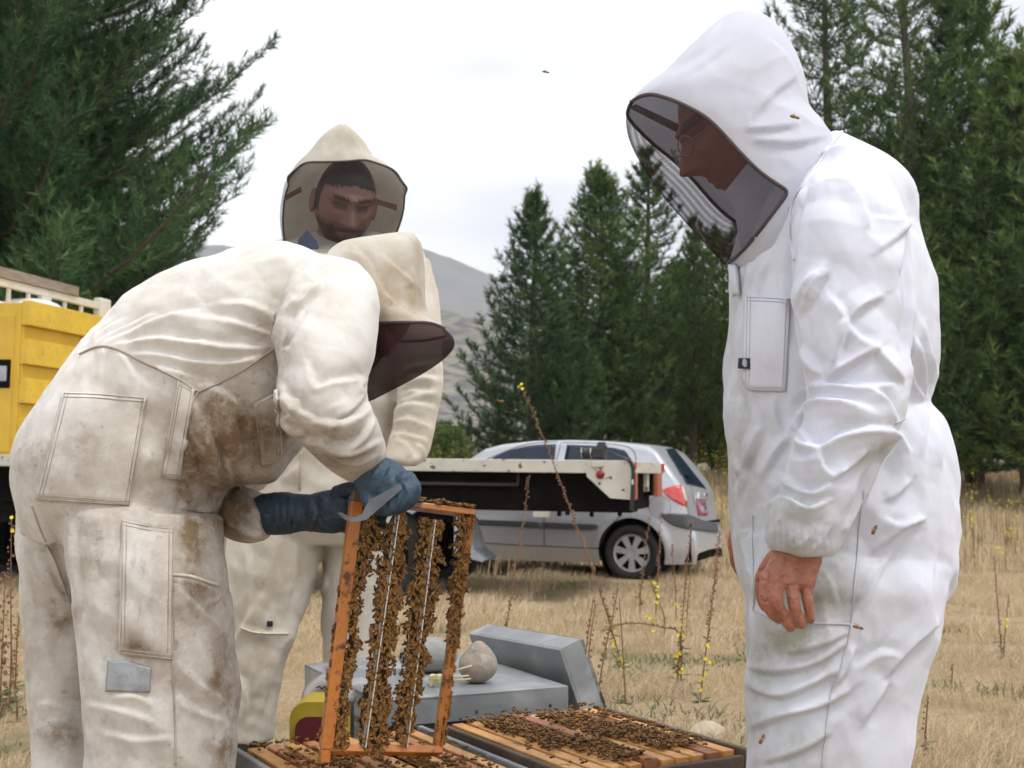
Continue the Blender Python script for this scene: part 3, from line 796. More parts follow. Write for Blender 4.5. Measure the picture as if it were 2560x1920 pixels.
# a black camera left on the deck, its strap hanging over the edge
M_CAMB = pmat('camera_black', (.012, .012, .013), (.02, .02, .021), 40, rough=.5, bump=.2, bscale=200)
cp0 = TP(.33, .10, 0.002)
ca = thing('photo_camera', 'black camera with lens lying on the truck deck edge', 'camera', cp0)
def cbox(name, a, b, c, hx, hy, hz, m, par, bev=.008): return MB().box(cp0 + DX * a + DYv * b + ZA * c, DX, DYv, ZA, hx, hy, hz, bev).build(name, m, par)
body_ = cbox('body', .07, .02, .062, .038, .07, .060, M_CAMB, ca, .012); cbox('viewfinder', .07, .02, .128, .030, .030, .016, M_CAMB, body_, .008); cbox('grip', .05, -.05, .055, .05, .018, .045, M_CAMB, body_, .012)
ln = MB().lathe(cp0 + DX * .035 + YA * .02 + ZA * .055, -DX, [(.036, 0), (.036, .03), (.042, .034), (.042, .075), (.039, .08), (.042, .085), (.044, .135), (.036, .137), (.034, .10), (0, .095)], 24).build('lens', M_CAMB, ca, True)
MB().lathe(cp0 + DX * .035 + YA * .02 + ZA * .055, -DX, [(.0425, .044), (.0430, .047), (.0425, .05)], 24).build('lens_ring', pmat('ring_silver', (.6, .6, .6), rough=.3, metal=1), ln, True)
MB().lathe(cp0 + DX * .035 + YA * .02 + ZA * .055, -DX, [(.0445, .118), (.0450, .121), (.0445, .124)], 24).build('lens_ring', bpy.data.materials['ring_silver'], ln, True)
st = MB()
sp = [cp0 + DX * .09 - YA * .02 + ZA * .11, cp0 + DX * .17 - YA * .05 + ZA * .05, TP(.03, -.035, .006), TP(-.012, -.04, -.06), TP(-.012, -.04, -.22), TP(-.004, -.04, -.39)]
sp = [Vector(p) for p in catmull([tuple(p) for p in sp], 4)]
for i in range(len(sp) - 1):
    c = (sp[i] + sp[i + 1]) / 2; d = (sp[i + 1] - sp[i]).normalized(); sx = DX - d * DX.dot(d); sx = sx.normalized() if sx.length > .2 else DYv; nz = d.cross(sx).normalized()
    st.box(c, d, sx, nz, (sp[i + 1] - sp[i]).length / 2 * 1.05, .016 if i > 6 else .008, .003)
so = st.build('strap', M_CAMB, ca)
MB().box(TP(-.012, -.046, -.17), DX, ZA, DYv, .008, .020, .001).build('strap_print', pmat('strap_print', (.5, .52, .55), rough=.6), so)

# ------------------------------------------------------------------ silver hatchback
ANG = 22.0
CFw = Vector((-math.cos(R(ANG)), math.sin(R(ANG)), 0)); CLf = Vector((-math.sin(R(ANG)), -math.cos(R(ANG)), 0))
RW = at(1584, 1382, 12.6)
car_g = RW.z - .29
CO = Vector((RW.x, RW.y, car_g)) - CLf * .74                # rear axle centre on the ground
def CP(x, y, z): return CO + CFw * x + CLf * y + ZA * z
car = thing('hatchback_car', 'silver five door hatchback car parked behind the truck deck', 'car', CO)
M_PAINT = pmat('silver_paint', (.47, .485, .52), (.44, .455, .49), 30, rough=.30, metal=.35, coat=.5)
M_TRIM = pmat('grey_bumper_plastic', (.055, .058, .068), rough=.5)
M_GLASS = pmat('car_glass', (.008, .018, .034), (.013, .026, .044), 3, rough=.08, spec=.35)
M_SHUT = pmat('shut_line', (.03, .03, .035), rough=.8)
prof = [(-.64, .30), (-.635, .50), (-.60, .58), (-.565, .66), (-.545, .80), (-.53, .93), (-.46, 1.06), (-.34, 1.22), (-.22, 1.36), (-.12, 1.415), (.05, 1.44), (.4, 1.475), (.8, 1.49), (1.2, 1.485), (1.55, 1.45), (1.75, 1.40), (2.05, 1.20), (2.35, 1.0), (2.5, .965), (2.8, .90), (3.05, .80), (3.17, .66), (3.2, .45), (3.2, .30)]
def ztop(x): return float(np.interp(x, [p[0] for p in prof], [p[1] for p in prof]))
xs = np.unique(np.concatenate([np.linspace(-.64, -.5, 20), np.linspace(-.5, -.1, 26), np.linspace(-.1, 3.0, 110), np.linspace(3.0, 3.2, 16)]))
def hw(x, z):
    w = np.interp(z, [.18, .32, .50, .62, .88, 1.05, 1.44], [.775, .815, .828, .832, .815, .765, .60])
    if x < -.2: w *= 1 - .20 * ((-.2 - x) / .44) ** 2.2
    if x > 2.6: w *= 1 - .20 * ((x - 2.6) / .6) ** 2
    return w
V, nring = [], 0
for x in xs:
    zt = ztop(x); ring = []
    zs = np.concatenate([np.linspace(.18, max(zt - .09, .2), 26)])
    for z in zs: ring.append((hw(x, z), z))
    y1, z1 = ring[-1]
    for k in range(1, 6):
        a = k / 6 * math.pi / 2; ring.append((y1 - .10 * (1 - math.cos(a)) - (0.0), z1 + (zt - .012 - z1) * math.sin(a)))
    y2 = ring[-1][0]
    for k in range(1, 7): ring.append((y2 * (1 - k / 6.), zt - .012 + .012 * math.sin(k / 6 * math.pi / 2)))
    full = ring + [(-y, z) for y, z in ring[-2::-1]]
    nring = len(full); V += [(x, y, z) for y, z in full]
V = np.array(V); nxs = len(xs)
Fq = np.array([(i * nring + k, i * nring + k + 1, (i + 1) * nring + k + 1, (i + 1) * nring + k) for i in range(nxs - 1) for k in range(nring - 1)])
C = V[Fq].mean(1); arch = np.zeros(len(Fq), bool)
for wx in (0.0, 2.455):
    arch |= (np.hypot(C[:, 0] - wx, C[:, 2] - .30) < .355) & (np.abs(C[:, 1]) > .6)
vin = np.zeros(len(V), bool); vin[Fq[arch].ravel()] = True; vout = np.zeros(len(V), bool); vout[Fq[~arch].ravel()] = True
for i in np.where(vin & vout)[0]:
    wx = 0.0 if abs(V[i, 0]) < 1.2 else 2.455
    d = np.array([V[i, 0] - wx, V[i, 2] - .30]); L_ = np.hypot(*d)
    if L_ > .1 and V[i, 2] > .19: V[i, 0] = wx + d[0] / L_ * .355; V[i, 2] = .30 + d[1] / L_ * .355
# flared arches
for wx in (0.0, 2.455):
    rr = np.hypot(V[:, 0] - wx, V[:, 2] - .30); V[:, 1] += np.sign(V[:, 1]) * .022 * np.exp(-((rr - .375) / .05) ** 2) * (np.abs(V[:, 1]) > .6)
Vw = np.array([tuple(CP(*v)) for v in V])

me = new_mesh('body', Vw, Fq[~arch], True)
cb = link('body', me, M_PAINT, car)
es = cb.modifiers.new('e', 'EDGE_SPLIT'); es.split_angle = R(42)
bc = BVHTree.FromPolygons([tuple(v) for v in Vw], [tuple(int(i) for i in f) for f in Fq])
MB().box(CP(1.25, 0, .40), CFw, CLf, ZA, 1.85, .70, .20).build('underbody', M_BLACK, car)
for wx in (0, 2.455):
    for s in (-1, 1):
        MB().lathe(CP(wx, s * .48, .30), CLf * s, [(0, 0), (.353, 0), (.353, .30)], 32).build('wheel_well', M_BLACK, car)
        c = CP(wx, s * .74, .29); ty = MB().lathe(c, CLf * s, [(.19, -.09), (.265, -.095), (.29, -.07), (.292, 0), (.29, .07), (.268, .092), (.205, .088), (.195, .05)], 44).build('wheel', M_RUBBER, car, True)
        hubm = pmat('hubcap_silver_%d_%d' % (int(wx), s), (.50, .51, .53), rough=.35, metal=.5)
        hub = MB().lathe(c, CLf * s, [(0, .072), (.05, .075), (.075, .066), (.08, .05)], 28)
        hub.lathe(c, CLf * s, [(.172, .05), (.178, .075), (.192, .080), (.20, .070), (.20, .03)], 44)
        ax = CLf * s
        for k in range(7):
            a = 2 * math.pi * (k + .25) / 7; u = CFw * math.cos(a) + ZA * math.sin(a); w_ = CFw * -math.sin(a) + ZA * math.cos(a)
            hub.prism([c + u * .055 + w_ * .024 + ax * .048, c + u * .185 + w_ * .038 + ax * .048, c + u * .185 - w_ * .038 + ax * .048, c + u * .055 - w_ * .024 + ax * .048], ax * .028)
        hub.build('hubcap', hubm, ty)
        MB().lathe(c, ax, [(0, .03), (.19, .035)], 28).build('brake_shade', M_BLACK, ty)
S8 = lambda L: [(1000 + x / 2.602, 1040 + y / 2.602) for x, y in L]
S9 = lambda L: [(1440 + x / 5.821, 1090 + y / 5.821) for x, y in L]
def cpatch(name, top, bottom, m, off=.006, th=.006, par=cb, nu=14, nv=8): return patch(bc, top, bottom, nu, nv, off, th).build(name, m, par, True)
cpatch('side_window', S8([(600, 276), (640, 255), (700, 228), (800, 200), (900, 188), (1015, 184)]), S8([(600, 290), (660, 335), (740, 340), (820, 342), (900, 345), (1000, 345)]), M_GLASS)
cpatch('side_window', S8([(1088, 188), (1250, 194), (1400, 208), (1470, 228), (1504, 280)]), S8([(1058, 345), (1200, 350), (1350, 352), (1450, 352), (1506, 345)]), M_GLASS)
cpatch('rear_window', S9([(1300, 200), (1360, 190), (1430, 188)]) , S9([(1600, 700), (1750, 735), (1895, 775)]), M_GLASS, .006, .006, cb, 10, 14)
tl = cpatch('tail_light', S9([(1252, 790), (1340, 745), (1440, 725), (1532, 718)]), S9([(1254, 800), (1370, 915), (1500, 990), (1622, 1040)]), pmat('tail_red', (.50, .02, .015), (.62, .06, .04), 14, rough=.12, coat=1.), .008)
cpatch('lens_strip', S9([(1534, 720), (1560, 722)]), S9([(1575, 950), (1622, 965)]), pmat('clear_lens', (.55, .50, .48), rough=.2), .0095, .006, tl, 5, 8)
cpatch('bumper_strip', S8([(1694, 640), (1760, 632), (1870, 640), (1960, 680), (2058, 700)]), S8([(1720, 675), (1780, 715), (1870, 738), (1960, 748), (2062, 756)]), M_TRIM, .014, .01, cb, 22, 8)
cpatch('rub_strip', S8([(942, 690), (1100, 697), (1270, 703), (1292, 712)]), S8([(946, 728), (1100, 735), (1262, 742), (1288, 735)]), M_TRIM, .014)
cpatch('rub_strip', S8([(440, 670), (700, 680), (932, 690)]), S8([(440, 708), (700, 717), (932, 728)]), M_TRIM, .014)
pl_ = cpatch('number_plate', S9([(1742, 958), (1865, 966)]), S9([(1772, 1150), (1905, 1150)]), pmat('plate_magenta', (.42, .03, .13), rough=.4), .012, .005, cb, 6, 6)
cpatch('plate_field', S9([(1758, 985), (1858, 990)]), S9([(1790, 1112), (1885, 1112)]), pmat('plate_white', (.75, .72, .74), rough=.4), .0135, .004, pl_, 6, 6)
cpatch('boot_handle', S9([(1760, 815), (1900, 840)]), S9([(1750, 920), (1890, 930)]), M_PAINT, .02, .016, cb, 8, 6)
cpatch('badge', S9([(1840, 835), (1870, 840)]), S9([(1845, 880), (1875, 885)]), pmat('chrome', (.7, .7, .72), rough=.15, metal=1), .027, .005, cb, 6, 5)
# plate letters
cu = bpy.data.curves.new('plate_text', 'FONT'); cu.body = '1DY84'; cu.align_x = 'CENTER'; cu.align_y = 'CENTER'; cu.size = .13; cu.extrude = .001; cu.offset = .003
to = bpy.data.objects.new('plate_text', cu); COL.objects.link(to)
h0, n0 = hit(bc, *S9([(1824, 1050)])[0])
zx = Vector((n0.x, n0.y, n0.z)); ux = ZA.cross(zx).normalized(); uy = zx.cross(ux)
to.matrix_world = Matrix(((ux.x, uy.x, zx.x, 0), (ux.y, uy.y, zx.y, 0), (ux.z, uy.z, zx.z, 0), (0, 0, 0, 1))); to.location = h0 + n0 * .0155
dg = bpy.context.evaluated_depsgraph_get(); tm = bpy.data.meshes.new_from_object(to.evaluated_get(dg)); tm.transform(to.matrix_world); bpy.data.objects.remove(to)
link('plate_text', tm, pmat('plate_ink', (.05, .03, .05), rough=.5), pl_)
def cline(name, pts, r_=.0045, m=M_SHUT):
    mb = line_on(bc, pts, r_, None, .001, 5)
    if mb.v: mb.build(name, m, cb, True)
cline('shut_line', S8([(1050, 170), (1020, 280), (945, 560), (938, 700), (940, 845)])); cline('shut_line', S8([(1025, 168), (820, 185), (640, 250), (545, 290)]))
cline('shut_line', S8([(1060, 172), (1300, 178), (1460, 195), (1520, 225), (1535, 290), (1520, 480), (1440, 640), (1360, 720), (1310, 820), (1290, 860)]))
cline('shut_line', S8([(480, 822), (900, 845), (1290, 862)])); cline('shut_line', S9([(1630, 1040), (1632, 1140), (1715, 1240), (1945, 1255)])); cline('shut_line', S9([(1640, 600), (1700, 850), (1720, 1000)]), .003)
wp = line_on(bc, S9([(1580, 590), (1700, 640), (1830, 690)]), .008, None, .012); wp.build('rear_wiper', M_BLACK, cb, True)
MB().box(CP(-.28, .69, .24), CFw, CLf, ZA, .012, .09, .12, .006).build('mudflap', M_TRIM, car); MB().box(CP(-.28, -.69, .24), CFw, CLf, ZA, .012, .09, .12, .006).build('mudflap', M_TRIM, car)
tag(MB().tube([TP(-.02, 1.8, -.31) + Vector((.10 * math.cos(a), 0, .10 * math.sin(a) - .10)) for a in np.linspace(.5 * math.pi, 2.5 * math.pi, 28)], .0022, 5).build('wire_loop', pmat('wire', (.05, .05, .05), rough=.5), None, True), 'thin wire loop hanging below the truck tail', 'wire')
# ------------------------------------------------------------------ hives
M_GREYBOX = pmat('grey_painted_box', (.20, .215, .225), (.27, .28, .285), 7, rough=.75, bump=.25, bscale=30, c3=(.36, .34, .30), c3scale=30, c3lo=.62, c3hi=.68)
M_DARKBOX = pmat('dark_stained_box', (.085, .055, .038), (.14, .10, .072), 8, rough=.7, bump=.4, bscale=40)
M_OLDWOOD = pmat('silvered_wood', (.27, .25, .22), (.15, .135, .12), 5, rough=.9, bump=.6, bscale=20, stretch=(1.5, 1.5, 16), c3=(.05, .045, .04), c3scale=9, c3lo=.60, c3hi=.66)
M_ZINC = pmat('weathered_zinc_lid', (.21, .228, .238), (.30, .318, .325), 5, rough=.42, metal=.30, bump=.35, bscale=9, rough2=.62, c3=(.40, .42, .42), c3scale=7, c3lo=.52, c3hi=.66)
M_BARO = pmat('propolised_bar', (.54, .24, .08), (.42, .155, .05), 16, rough=.5, bump=.25, bscale=50, c3=(.10, .04, .02), c3scale=36, c3lo=.60, c3hi=.68)
M_BARY = pmat('waxy_bar', (.70, .37, .11), (.55, .25, .065), 14, rough=.45, bump=.25, bscale=50, c3=(.12, .05, .02), c3scale=36, c3lo=.62, c3hi=.70)
M_BARR = pmat('reddish_bar', (.36, .145, .07), (.27, .10, .05), 12, rough=.55, bump=.25, bscale=40)
M_FRAME = pmat('orange_frame_wood', (.46, .165, .028), (.36, .115, .02), 11, rough=.42, bump=.25, bscale=60, c3=(.09, .03, .012), c3scale=45, c3lo=.60, c3hi=.68, coat=.15)
M_COMB = pmat('dark_comb', (.035, .02, .010), (.065, .04, .018), 60, rough=.7, bump=.8, bscale=160)
hd_, hc_ = Vector((-.51, .86, 0)).normalized(), Vector((.86, .51, 0)).normalized()
hc_ = (hc_ - hd_ * hc_.dot(hd_)).normalized()
ZT = .385
def hive(name, label, P0, m, wall=.013):
    t = thing(name, label, 'beehive', (P0.x, P0.y, gzf(P0.x, P0.y)), 'open hive boxes')
    L_, W_ = .508, .406
    def q(c, d, h): return P0 + hc_ * c - hd_ * d + ZA * h
    for nm, c, d, sc, sd in (('side_wall', wall / 2, L_ / 2, wall / 2, L_ / 2), ('side_wall', W_ - wall / 2, L_ / 2, wall / 2, L_ / 2), ('end_wall', W_ / 2, wall / 2, W_ / 2 - wall - .0005, wall / 2), ('end_wall', W_ / 2, L_ - wall / 2, W_ / 2 - wall - .0005, wall / 2)):
        MB().box(q(c, d, ZT - .1225), hc_, hd_, ZA, sc, sd, .1225 - (.012 if nm == 'end_wall' else 0), .003).build(nm, m, t)
    MB().box(q(W_ / 2, L_ / 2, ZT - .255), hc_, hd_, ZA, W_ / 2 + .01, L_ / 2 + .02, .01, .003).build('floor_board', M_OLDWOOD, t)
    return t, q
P0 = Vector((-.535, 2.33, 0)); P1 = P0 + hc_ * .440 + hd_ * -.0
hvA, qA = hive('beehive', 'open grey walled hive box below the held frame', P0, M_GREYBOX)
hvB, qB = hive('beehive', 'open dark walled hive box beside the white trousers, covered in bees', P1, M_DARKBOX)
BARS = []
def bar(q, c, m, label, group, w=.0125, z=ZT - .012, comb=True):
    t = thing('framed_comb', label, 'hive frame', q(c, .254, z), group)
    ci = len(BARS)
    MB().box(q(c, .254, z), hc_, hd_, ZA, w, .240, .010, .002).build('top_bar', m, t)
    if comb: MB().box(q(c, .254, z - .11), hc_, hd_, ZA, .010, .215, .095).build('comb', M_COMB, t)
    BARS.append((q, c, z + .010)); return t
ordn = ['first', 'second', 'third', 'fourth', 'fifth', 'sixth', 'seventh', 'eighth', 'ninth', 'tenth']
for k in range(9):
    c = .042 + k * .0365 + (.03 if k > 5 else 0)
    if c > .38: break
    bar(qA, c, (M_BARY, M_BARO)[k in (1, 3, 4, 7)], '%s wooden frame from the grey wall inside the left open hive' % ordn[k], 'frames in the left hive', .0145 if k in (0, 2) else .0125)
for k in range(10):
    c = .040 + k * .0362
    if c > .38: break
    bar(qB, c, (M_BARY if k not in (4, 8) else M_BARR), '%s wooden frame from the left in the dark hive box' % ordn[k], 'frames in the right hive', .0135, ZT - .012 + (.006 if k == 4 else 0))
# pallet below
pt = thing('pallet', 'wooden pallet carrying the hive boxes', 'pallet', (P1.x, P1.y, gzf(P1.x, P1.y)))
for k in range(7): MB().box(P0 + hc_ * .45 - hd_ * (.02 + k * .12 - .25) + ZA * .112, hc_, hd_, ZA, .56, .045, .011, .003).build('slat', M_OLDWOOD, pt)
for k in (-.0, .45, .9): MB().box(P0 + hc_ * k + ZA * .05 - hd_ * .12, hc_, hd_, ZA, .03, .44, .05, .003).build('bearer', M_OLDWOOD, pt)

# closed hive behind with zinc lid
fl_ = Vector((-.285, 2.62, 0)); fr_ = Vector((.129, 2.80, 0)); bc_ = (fr_ - fl_).normalized(); bd_ = Vector((-bc_.y, bc_.x, 0)); bd_ = (bd_ + Vector((-.05, 0, 0))).normalized()
ZL = .42; WL = (fr_ - fl_).length; LL = .56
bh = thing('beehive', 'closed hive of weathered wood under a flat grey metal lid with stones', 'beehive', (-.1, 3.0, gzf(-.1, 3.0)))
def bq(c, d, h): return fl_ + bc_ * c + bd_ * d + ZA * h
lid = MB().box(bq(WL / 2, LL / 2, ZL - .004), bc_, bd_, ZA, WL / 2, LL / 2, .004, .002)
for c, d, sc, sd in ((WL / 2, .002, WL / 2, .002), (WL / 2, LL - .002, WL / 2, .002), (.002, LL / 2, .002, LL / 2 - .004), (WL - .002, LL / 2, .002, LL / 2 - .004)): lid.box(bq(c, d, ZL - .031), bc_, bd_, ZA, sc, sd, .027)
lid.build('lid', M_ZINC, bh)
for k in range(5):
    for s_, dd in (((k + .5) * WL / 5, -.001),):
        MB().lathe(bq(s_, dd, ZL - .04), -bd_, [(0, .003), (.003, .002), (.004, 0)], 8).build('nail', M_DARKBOX, bh)
for nm, c, d, sc, sd in (('side_wall', .028, LL / 2, .01, .25), ('side_wall', WL - .028, LL / 2, .01, .25), ('end_wall', WL / 2, .03, WL / 2 - .02, .01), ('end_wall', WL / 2, LL - .03, WL / 2 - .02, .01)):
    MB().box(bq(c, d, .245), bc_, bd_, ZA, sc, sd, .125, .003).build(nm, M_OLDWOOD, bh)
MB().box(bq(WL / 2, LL / 2, .09), bc_, bd_, ZA, WL / 2 + .01, LL / 2, .022, .003).build('floor_board', M_OLDWOOD, bh)
for c in (.05, WL - .05): MB().box(bq(c, LL / 2, .03), bc_, bd_, ZA, .03, LL / 2, .038, .003).build('bearer', M_OLDWOOD, bh)
# second lid leaning against it
TR_ = at(1398, 1625, 2.86); TL_ = at(1171, 1584, 3.29); ed = (TR_ - TL_); EL = ed.length; ed.normalize()
dn = Vector((.36, .05, -.93)); dn = (dn - ed * dn.dot(ed)).normalized(); nm_ = ed.cross(dn).normalized()
if nm_.y > 0: nm_ = -nm_
LH = .42
ll = thing('hive_lid', 'spare metal hive lid leaning on edge beside the closed hive', 'lid', TR_ + dn * LH)
def lq(a, b, n): return TL_ + ed * a + dn * b + nm_ * n
m_ = MB().box(lq(EL / 2, LH / 2, -.004), ed, dn, nm_, EL / 2, LH / 2, .004, .002); m_.build('lid_plate', M_ZINC, ll)
for a, b, sa, sb in ((EL / 2, .002, EL / 2, .002), (EL / 2, LH - .002, EL / 2, .002), (.002, LH / 2, .002, LH / 2 - .004), (EL - .002, LH / 2, .002, LH / 2 - .004)): MB().box(lq(a, b, -.035), ed, dn, nm_, sa, sb, .027).build('rim', M_ZINC, ll)
MB().box(lq(EL / 2, .022, -.045), ed, dn, nm_, EL / 2 - .006, .018, .03, .003).build('wood_batten', M_OLDWOOD, ll); MB().box(lq(EL - .022, LH / 2, -.045), ed, dn, nm_, .018, LH / 2 - .05, .03, .003).build('wood_batten', M_OLDWOOD, ll)

def stone(name, label, cx, base_z, Y, w, h, taper, seed, m, cat='stone', deep=.85, group=None, bury=0):
    c = Vector((cx, Y, base_z)); v, f = ball((0, 0, 0), 1, 1, 1, 22); P = np.array([q[:] for q in v])
    t = (P[:, 2] + 1) / 2; k = 1 - taper * np.clip(t - .25, 0, 1) ** 1.3
    P[:, 0] *= w / 2 * k; P[:, 1] *= w / 2 * deep * k; P[:, 2] = (P[:, 2] + 1) / 2 * h - bury
    P[:, 0] += .10 * w * t * taper
    nrm = fbm(P * 22 + seed, 3)[:, None] * .035 * w; P = P + nrm * (P / (np.linalg.norm(P, axis=1)[:, None] + 1e-6)); P[:, 2] = np.maximum(P[:, 2], -bury)
    o = link(name, new_mesh(name, [tuple(c + Vector(p)) for p in P], f, True), m); return tag(o, label, cat, group)
M_STONE = pmat('river_stone', (.34, .29, .235), (.24, .21, .175), 9, rough=.85, bump=.5, bscale=70, c3=(.40, .40, .33), c3scale=38, c3lo=.60, c3hi=.68)
M_STONE2 = pmat('grey_stone', (.33, .335, .33), (.25, .245, .23), 10, rough=.85, bump=.4, bscale=70)
M_STONE3 = pmat('pale_boulder', (.46, .39, .29), (.36, .29, .20), 9, rough=.9, bump=.6, bscale=40)
stone('stone', 'pointed brown egg shaped stone on the metal lid', at(1192, 1650, 2.84).x, ZL - .001, 2.84, .100, .098, .62, 1.0, M_STONE)
stone('stone', 'flatter grey stone on the metal lid behind the held frame', at(1070, 1650, 3.0).x, ZL - .001, 3.0, .150, .086, .18, 5.0, M_STONE2)
rx_, ry_ = at(1768, 1820, 4.22).x, 4.22
stone('stone', 'pale half buried stone in the dry grass behind the right hive', rx_, gzf(rx_, ry_), ry_, .14, .085, .25, 9.0, M_STONE3, bury=.03)
rx_, ry_ = at(52, 1705, 5.1).x, 5.1
stone('stone', 'small pale stone in the grass at the far left', rx_, gzf(rx_, ry_), ry_, .05, .035, .2, 12.0, M_STONE3, bury=.01)
M_WAX = pmat('pale_wax', (.66, .58, .33), (.55, .46, .24), 20, rough=.6)
for k, (a, b, lab) in enumerate((((1132, 1678), (1180, 1664), 'dry straw stick tilted up against the egg shaped stone'), ((1128, 1694), (1172, 1689), 'short straw stick on the lid in front of the egg stone'), ((1126, 1702), (1177, 1697), 'longest straw stick lying along the lid front'))):
    p, q = at(*a, 2.79), at(*b, 2.79); p.z = max(p.z, ZL + .003); q.z = max(q.z, ZL + .003)
    tag(MB().tube([p, (p + q) / 2, q], .0022, 6).build('straw', M_WAX, None, True), lab, 'straw')
wx = MB()
for k in range(9): wx.box(at(1092 + RS.uniform(-14, 10), 1690, 2.80 + RS.uniform(-.02, .03)) * 1 + ZA * 0, XA, YA, ZA, RS.uniform(.004, .010), RS.uniform(.004, .01), RS.uniform(.002, .006), .001)
for i in range(len(wx.v)): wx.v[i] = (wx.v[i][0], wx.v[i][1], wx.v[i][2] - min(v[2] for v in wx.v[i // 24 * 24:i // 24 * 24 + 24]) + ZL + .001)
tag(wx.build('wax_scrap', M_WAX), 'crumbled pale wax scraps on the metal lid beside the stones', 'wax', None)

# smoker with yellow and red bellows
M_STEEL = pmat('stained_steel', (.45, .43, .40), (.30, .27, .24), 14, rough=.28, metal=.85, rough2=.5, c3=(.10, .07, .05), c3scale=20, c3lo=.64, c3hi=.72)
M_BELY = pmat('yellow_vinyl', (.52, .39, .03), (.44, .32, .025), 12, rough=.45, c3=(.25, .03, .02), c3scale=30, c3lo=.72, c3hi=.75)
M_BELR = pmat('dark_red_vinyl', (.17, .012, .022), (.13, .01, .018), 10, rough=.5)
sc_ = at(822, 1742, 2.64); sc_.z = 0
sm = thing('bee_smoker', 'steel bee smoker with yellow and dark red bellows behind the left hive', 'smoker', (sc_.x, sc_.y, .125))
MB().lathe((sc_.x, sc_.y, .125), ZA, [(0, 0), (.053, 0), (.055, .01), (.055, .285), (.058, .288), (.058, .30)], 32).build('fire_pot', M_STEEL, sm, True)
dm = MB().lathe((sc_.x, sc_.y, .425), ZA, [(.059, -.008), (.059, 0), (.054, .016), (.042, .033), (.026, .045), (.014, .050), (.014, .062), (.010, .064), (0, .064)], 32).build('dome_lid', M_STEEL, sm, True)
sq_ = MB(); 
for k in range(7):
    a = at(790 + k * 7, 1719 - 5 * math.sin(k * 2.1), 2.583); b = at(797 + k * 7, 1717 + 5 * math.sin(k * 1.7), 2.583); sq_.tube([a, b], .0012, 5)
sq_.build('lid_marking', M_BLACK, dm, True)
bx0, bx1, bt = at(727, 1742, 2.545), at(858, 1742, 2.545), .432
def rr_poly(x0, x1, z0, z1, r_, n=6):
    P = [(x1, z0)]
    for cx_, cz_, a0 in ((x1 - r_, z1 - r_, 0), (x0 + r_, z1 - r_, math.pi / 2)):
        P += [(cx_ + r_ * math.cos(a0 + t * math.pi / 2 / n), cz_ + r_ * math.sin(a0 + t * math.pi / 2 / n)) for t in range(n + 1)]
    return P + [(x0, z0)]
yb = MB().prism([Vector((x, 2.535, z)) for x, z in rr_poly(bx0.x, bx1.x, .17, bt, .035)], (0.01, .05, .012)).build('bellows', M_BELY, sm)
MB().prism([Vector((x, 2.531, z)) for x, z in rr_poly(bx0.x + .012, bx1.x - .012, .175, bt - .03, .026)], (0, .006, 0)).build('bellows_panel', M_BELR, yb)

# ------------------------------------------------------------------ the frame being held
TL, BL, TR, BR = at(893, 1234, 2.125), at(812, 1890, 2.10), at(1176, 1276, 2.19), at(1092, 1884, 2.165)
fu = ((TR - TL) + (BR - BL)).normalized(); fv = ((BL - TL) + (BR - TR)); fv = (fv - fu * fv.dot(fu)).normalized(); fn = fu.cross(fv).normalized()
if fn.y > 0: fn = -fn
FW, FHt = (TR - TL).length, (BL - TL).length
def FPt(u, v, n=0): return TL.lerp(TR, u).lerp(BL.lerp(BR, u), v) + fn * n
fm = thing('framed_comb', 'orange wooden hive frame held upright on end, hung with bees', 'hive frame', FPt(0, 1), 'held frame')
def fbox(name, a, b, hu, hn, m, par=fm, bev=.0015):
    d = (b - a); l = d.length; d.normalize(); s = (fu - d * fu.dot(d)).normalized(); return MB().box((a + b) / 2, d, s, d.cross(s), l / 2, hu, hn, bev).build(name, m, par)
fbox('top_bar', FPt(0, .03), FPt(0, .97), .0105, .0135, M_FRAME); fbox('lug', FPt(.0, -.012), FPt(.0, .0295), .008, .012, M_DARKBOX); fbox('lug', FPt(0, .9705), FPt(0, 1.02), .008, .012, M_FRAME)
fbox('bottom_bar', FPt(1, .03), FPt(1, 1.0), .0085, .009, M_FRAME)
fbox('end_bar', FPt(.03, .02), FPt(1.03, .012), .0055, .015, M_FRAME); fbox('end_bar', FPt(.03, .975), FPt(1.03, .990), .0065, .014, M_FRAME)
for k in range(len(fm.children)):
    pass
M_STRIP = pmat('strip_metal', (.26, .27, .25), (.18, .19, .17), 18, rough=.4, metal=.5)
for u0, u1 in ((.345, .315), (.665, .685)):
    s_ = fbox('divider_strip', FPt(u0, .06, .0155), FPt(u1, .965, .0135), .0042, .0012, M_STRIP)
    fbox('strip_edge', FPt(u0 + .014, .06, .0165), FPt(u1 + .014, .965, .0145), .0010, .004, pmat('strip_edge', (.62, .63, .60), rough=.35, metal=.4), s_, .0004)
COLS = [([0, .1, .2, .3, .4, .5, .58, .66, .75, .86, .97], [.05, .06, .05, .05, .045, .045, .045, .05, .05, .05, .05], [.10, .22, .225, .175, .135, .14, .175, .165, .14, .15, .17]),
        ([.05, .15, .3, .42, .55, .68, .8, .9, .99], [.36, .24, .25, .26, .27, .275, .27, .27, .30], [.42, .465, .48, .49, .49, .49, .51, .53, .52]),
        ([.06, .16, .3, .42, .52, .62, .70, .78, .86, .95], [.58, .55, .55, .555, .57, .59, .58, .57, .58, .62], [.74, .77, .80, .81, .77, .79, .77, .75, .74, .69]),
        ([.02, .12, .24, .36, .46, .56], [.89, .90, .90, .92, .95, .97], [1.02, 1.02, 1.03, 1.03, 1.03, 1.03])]
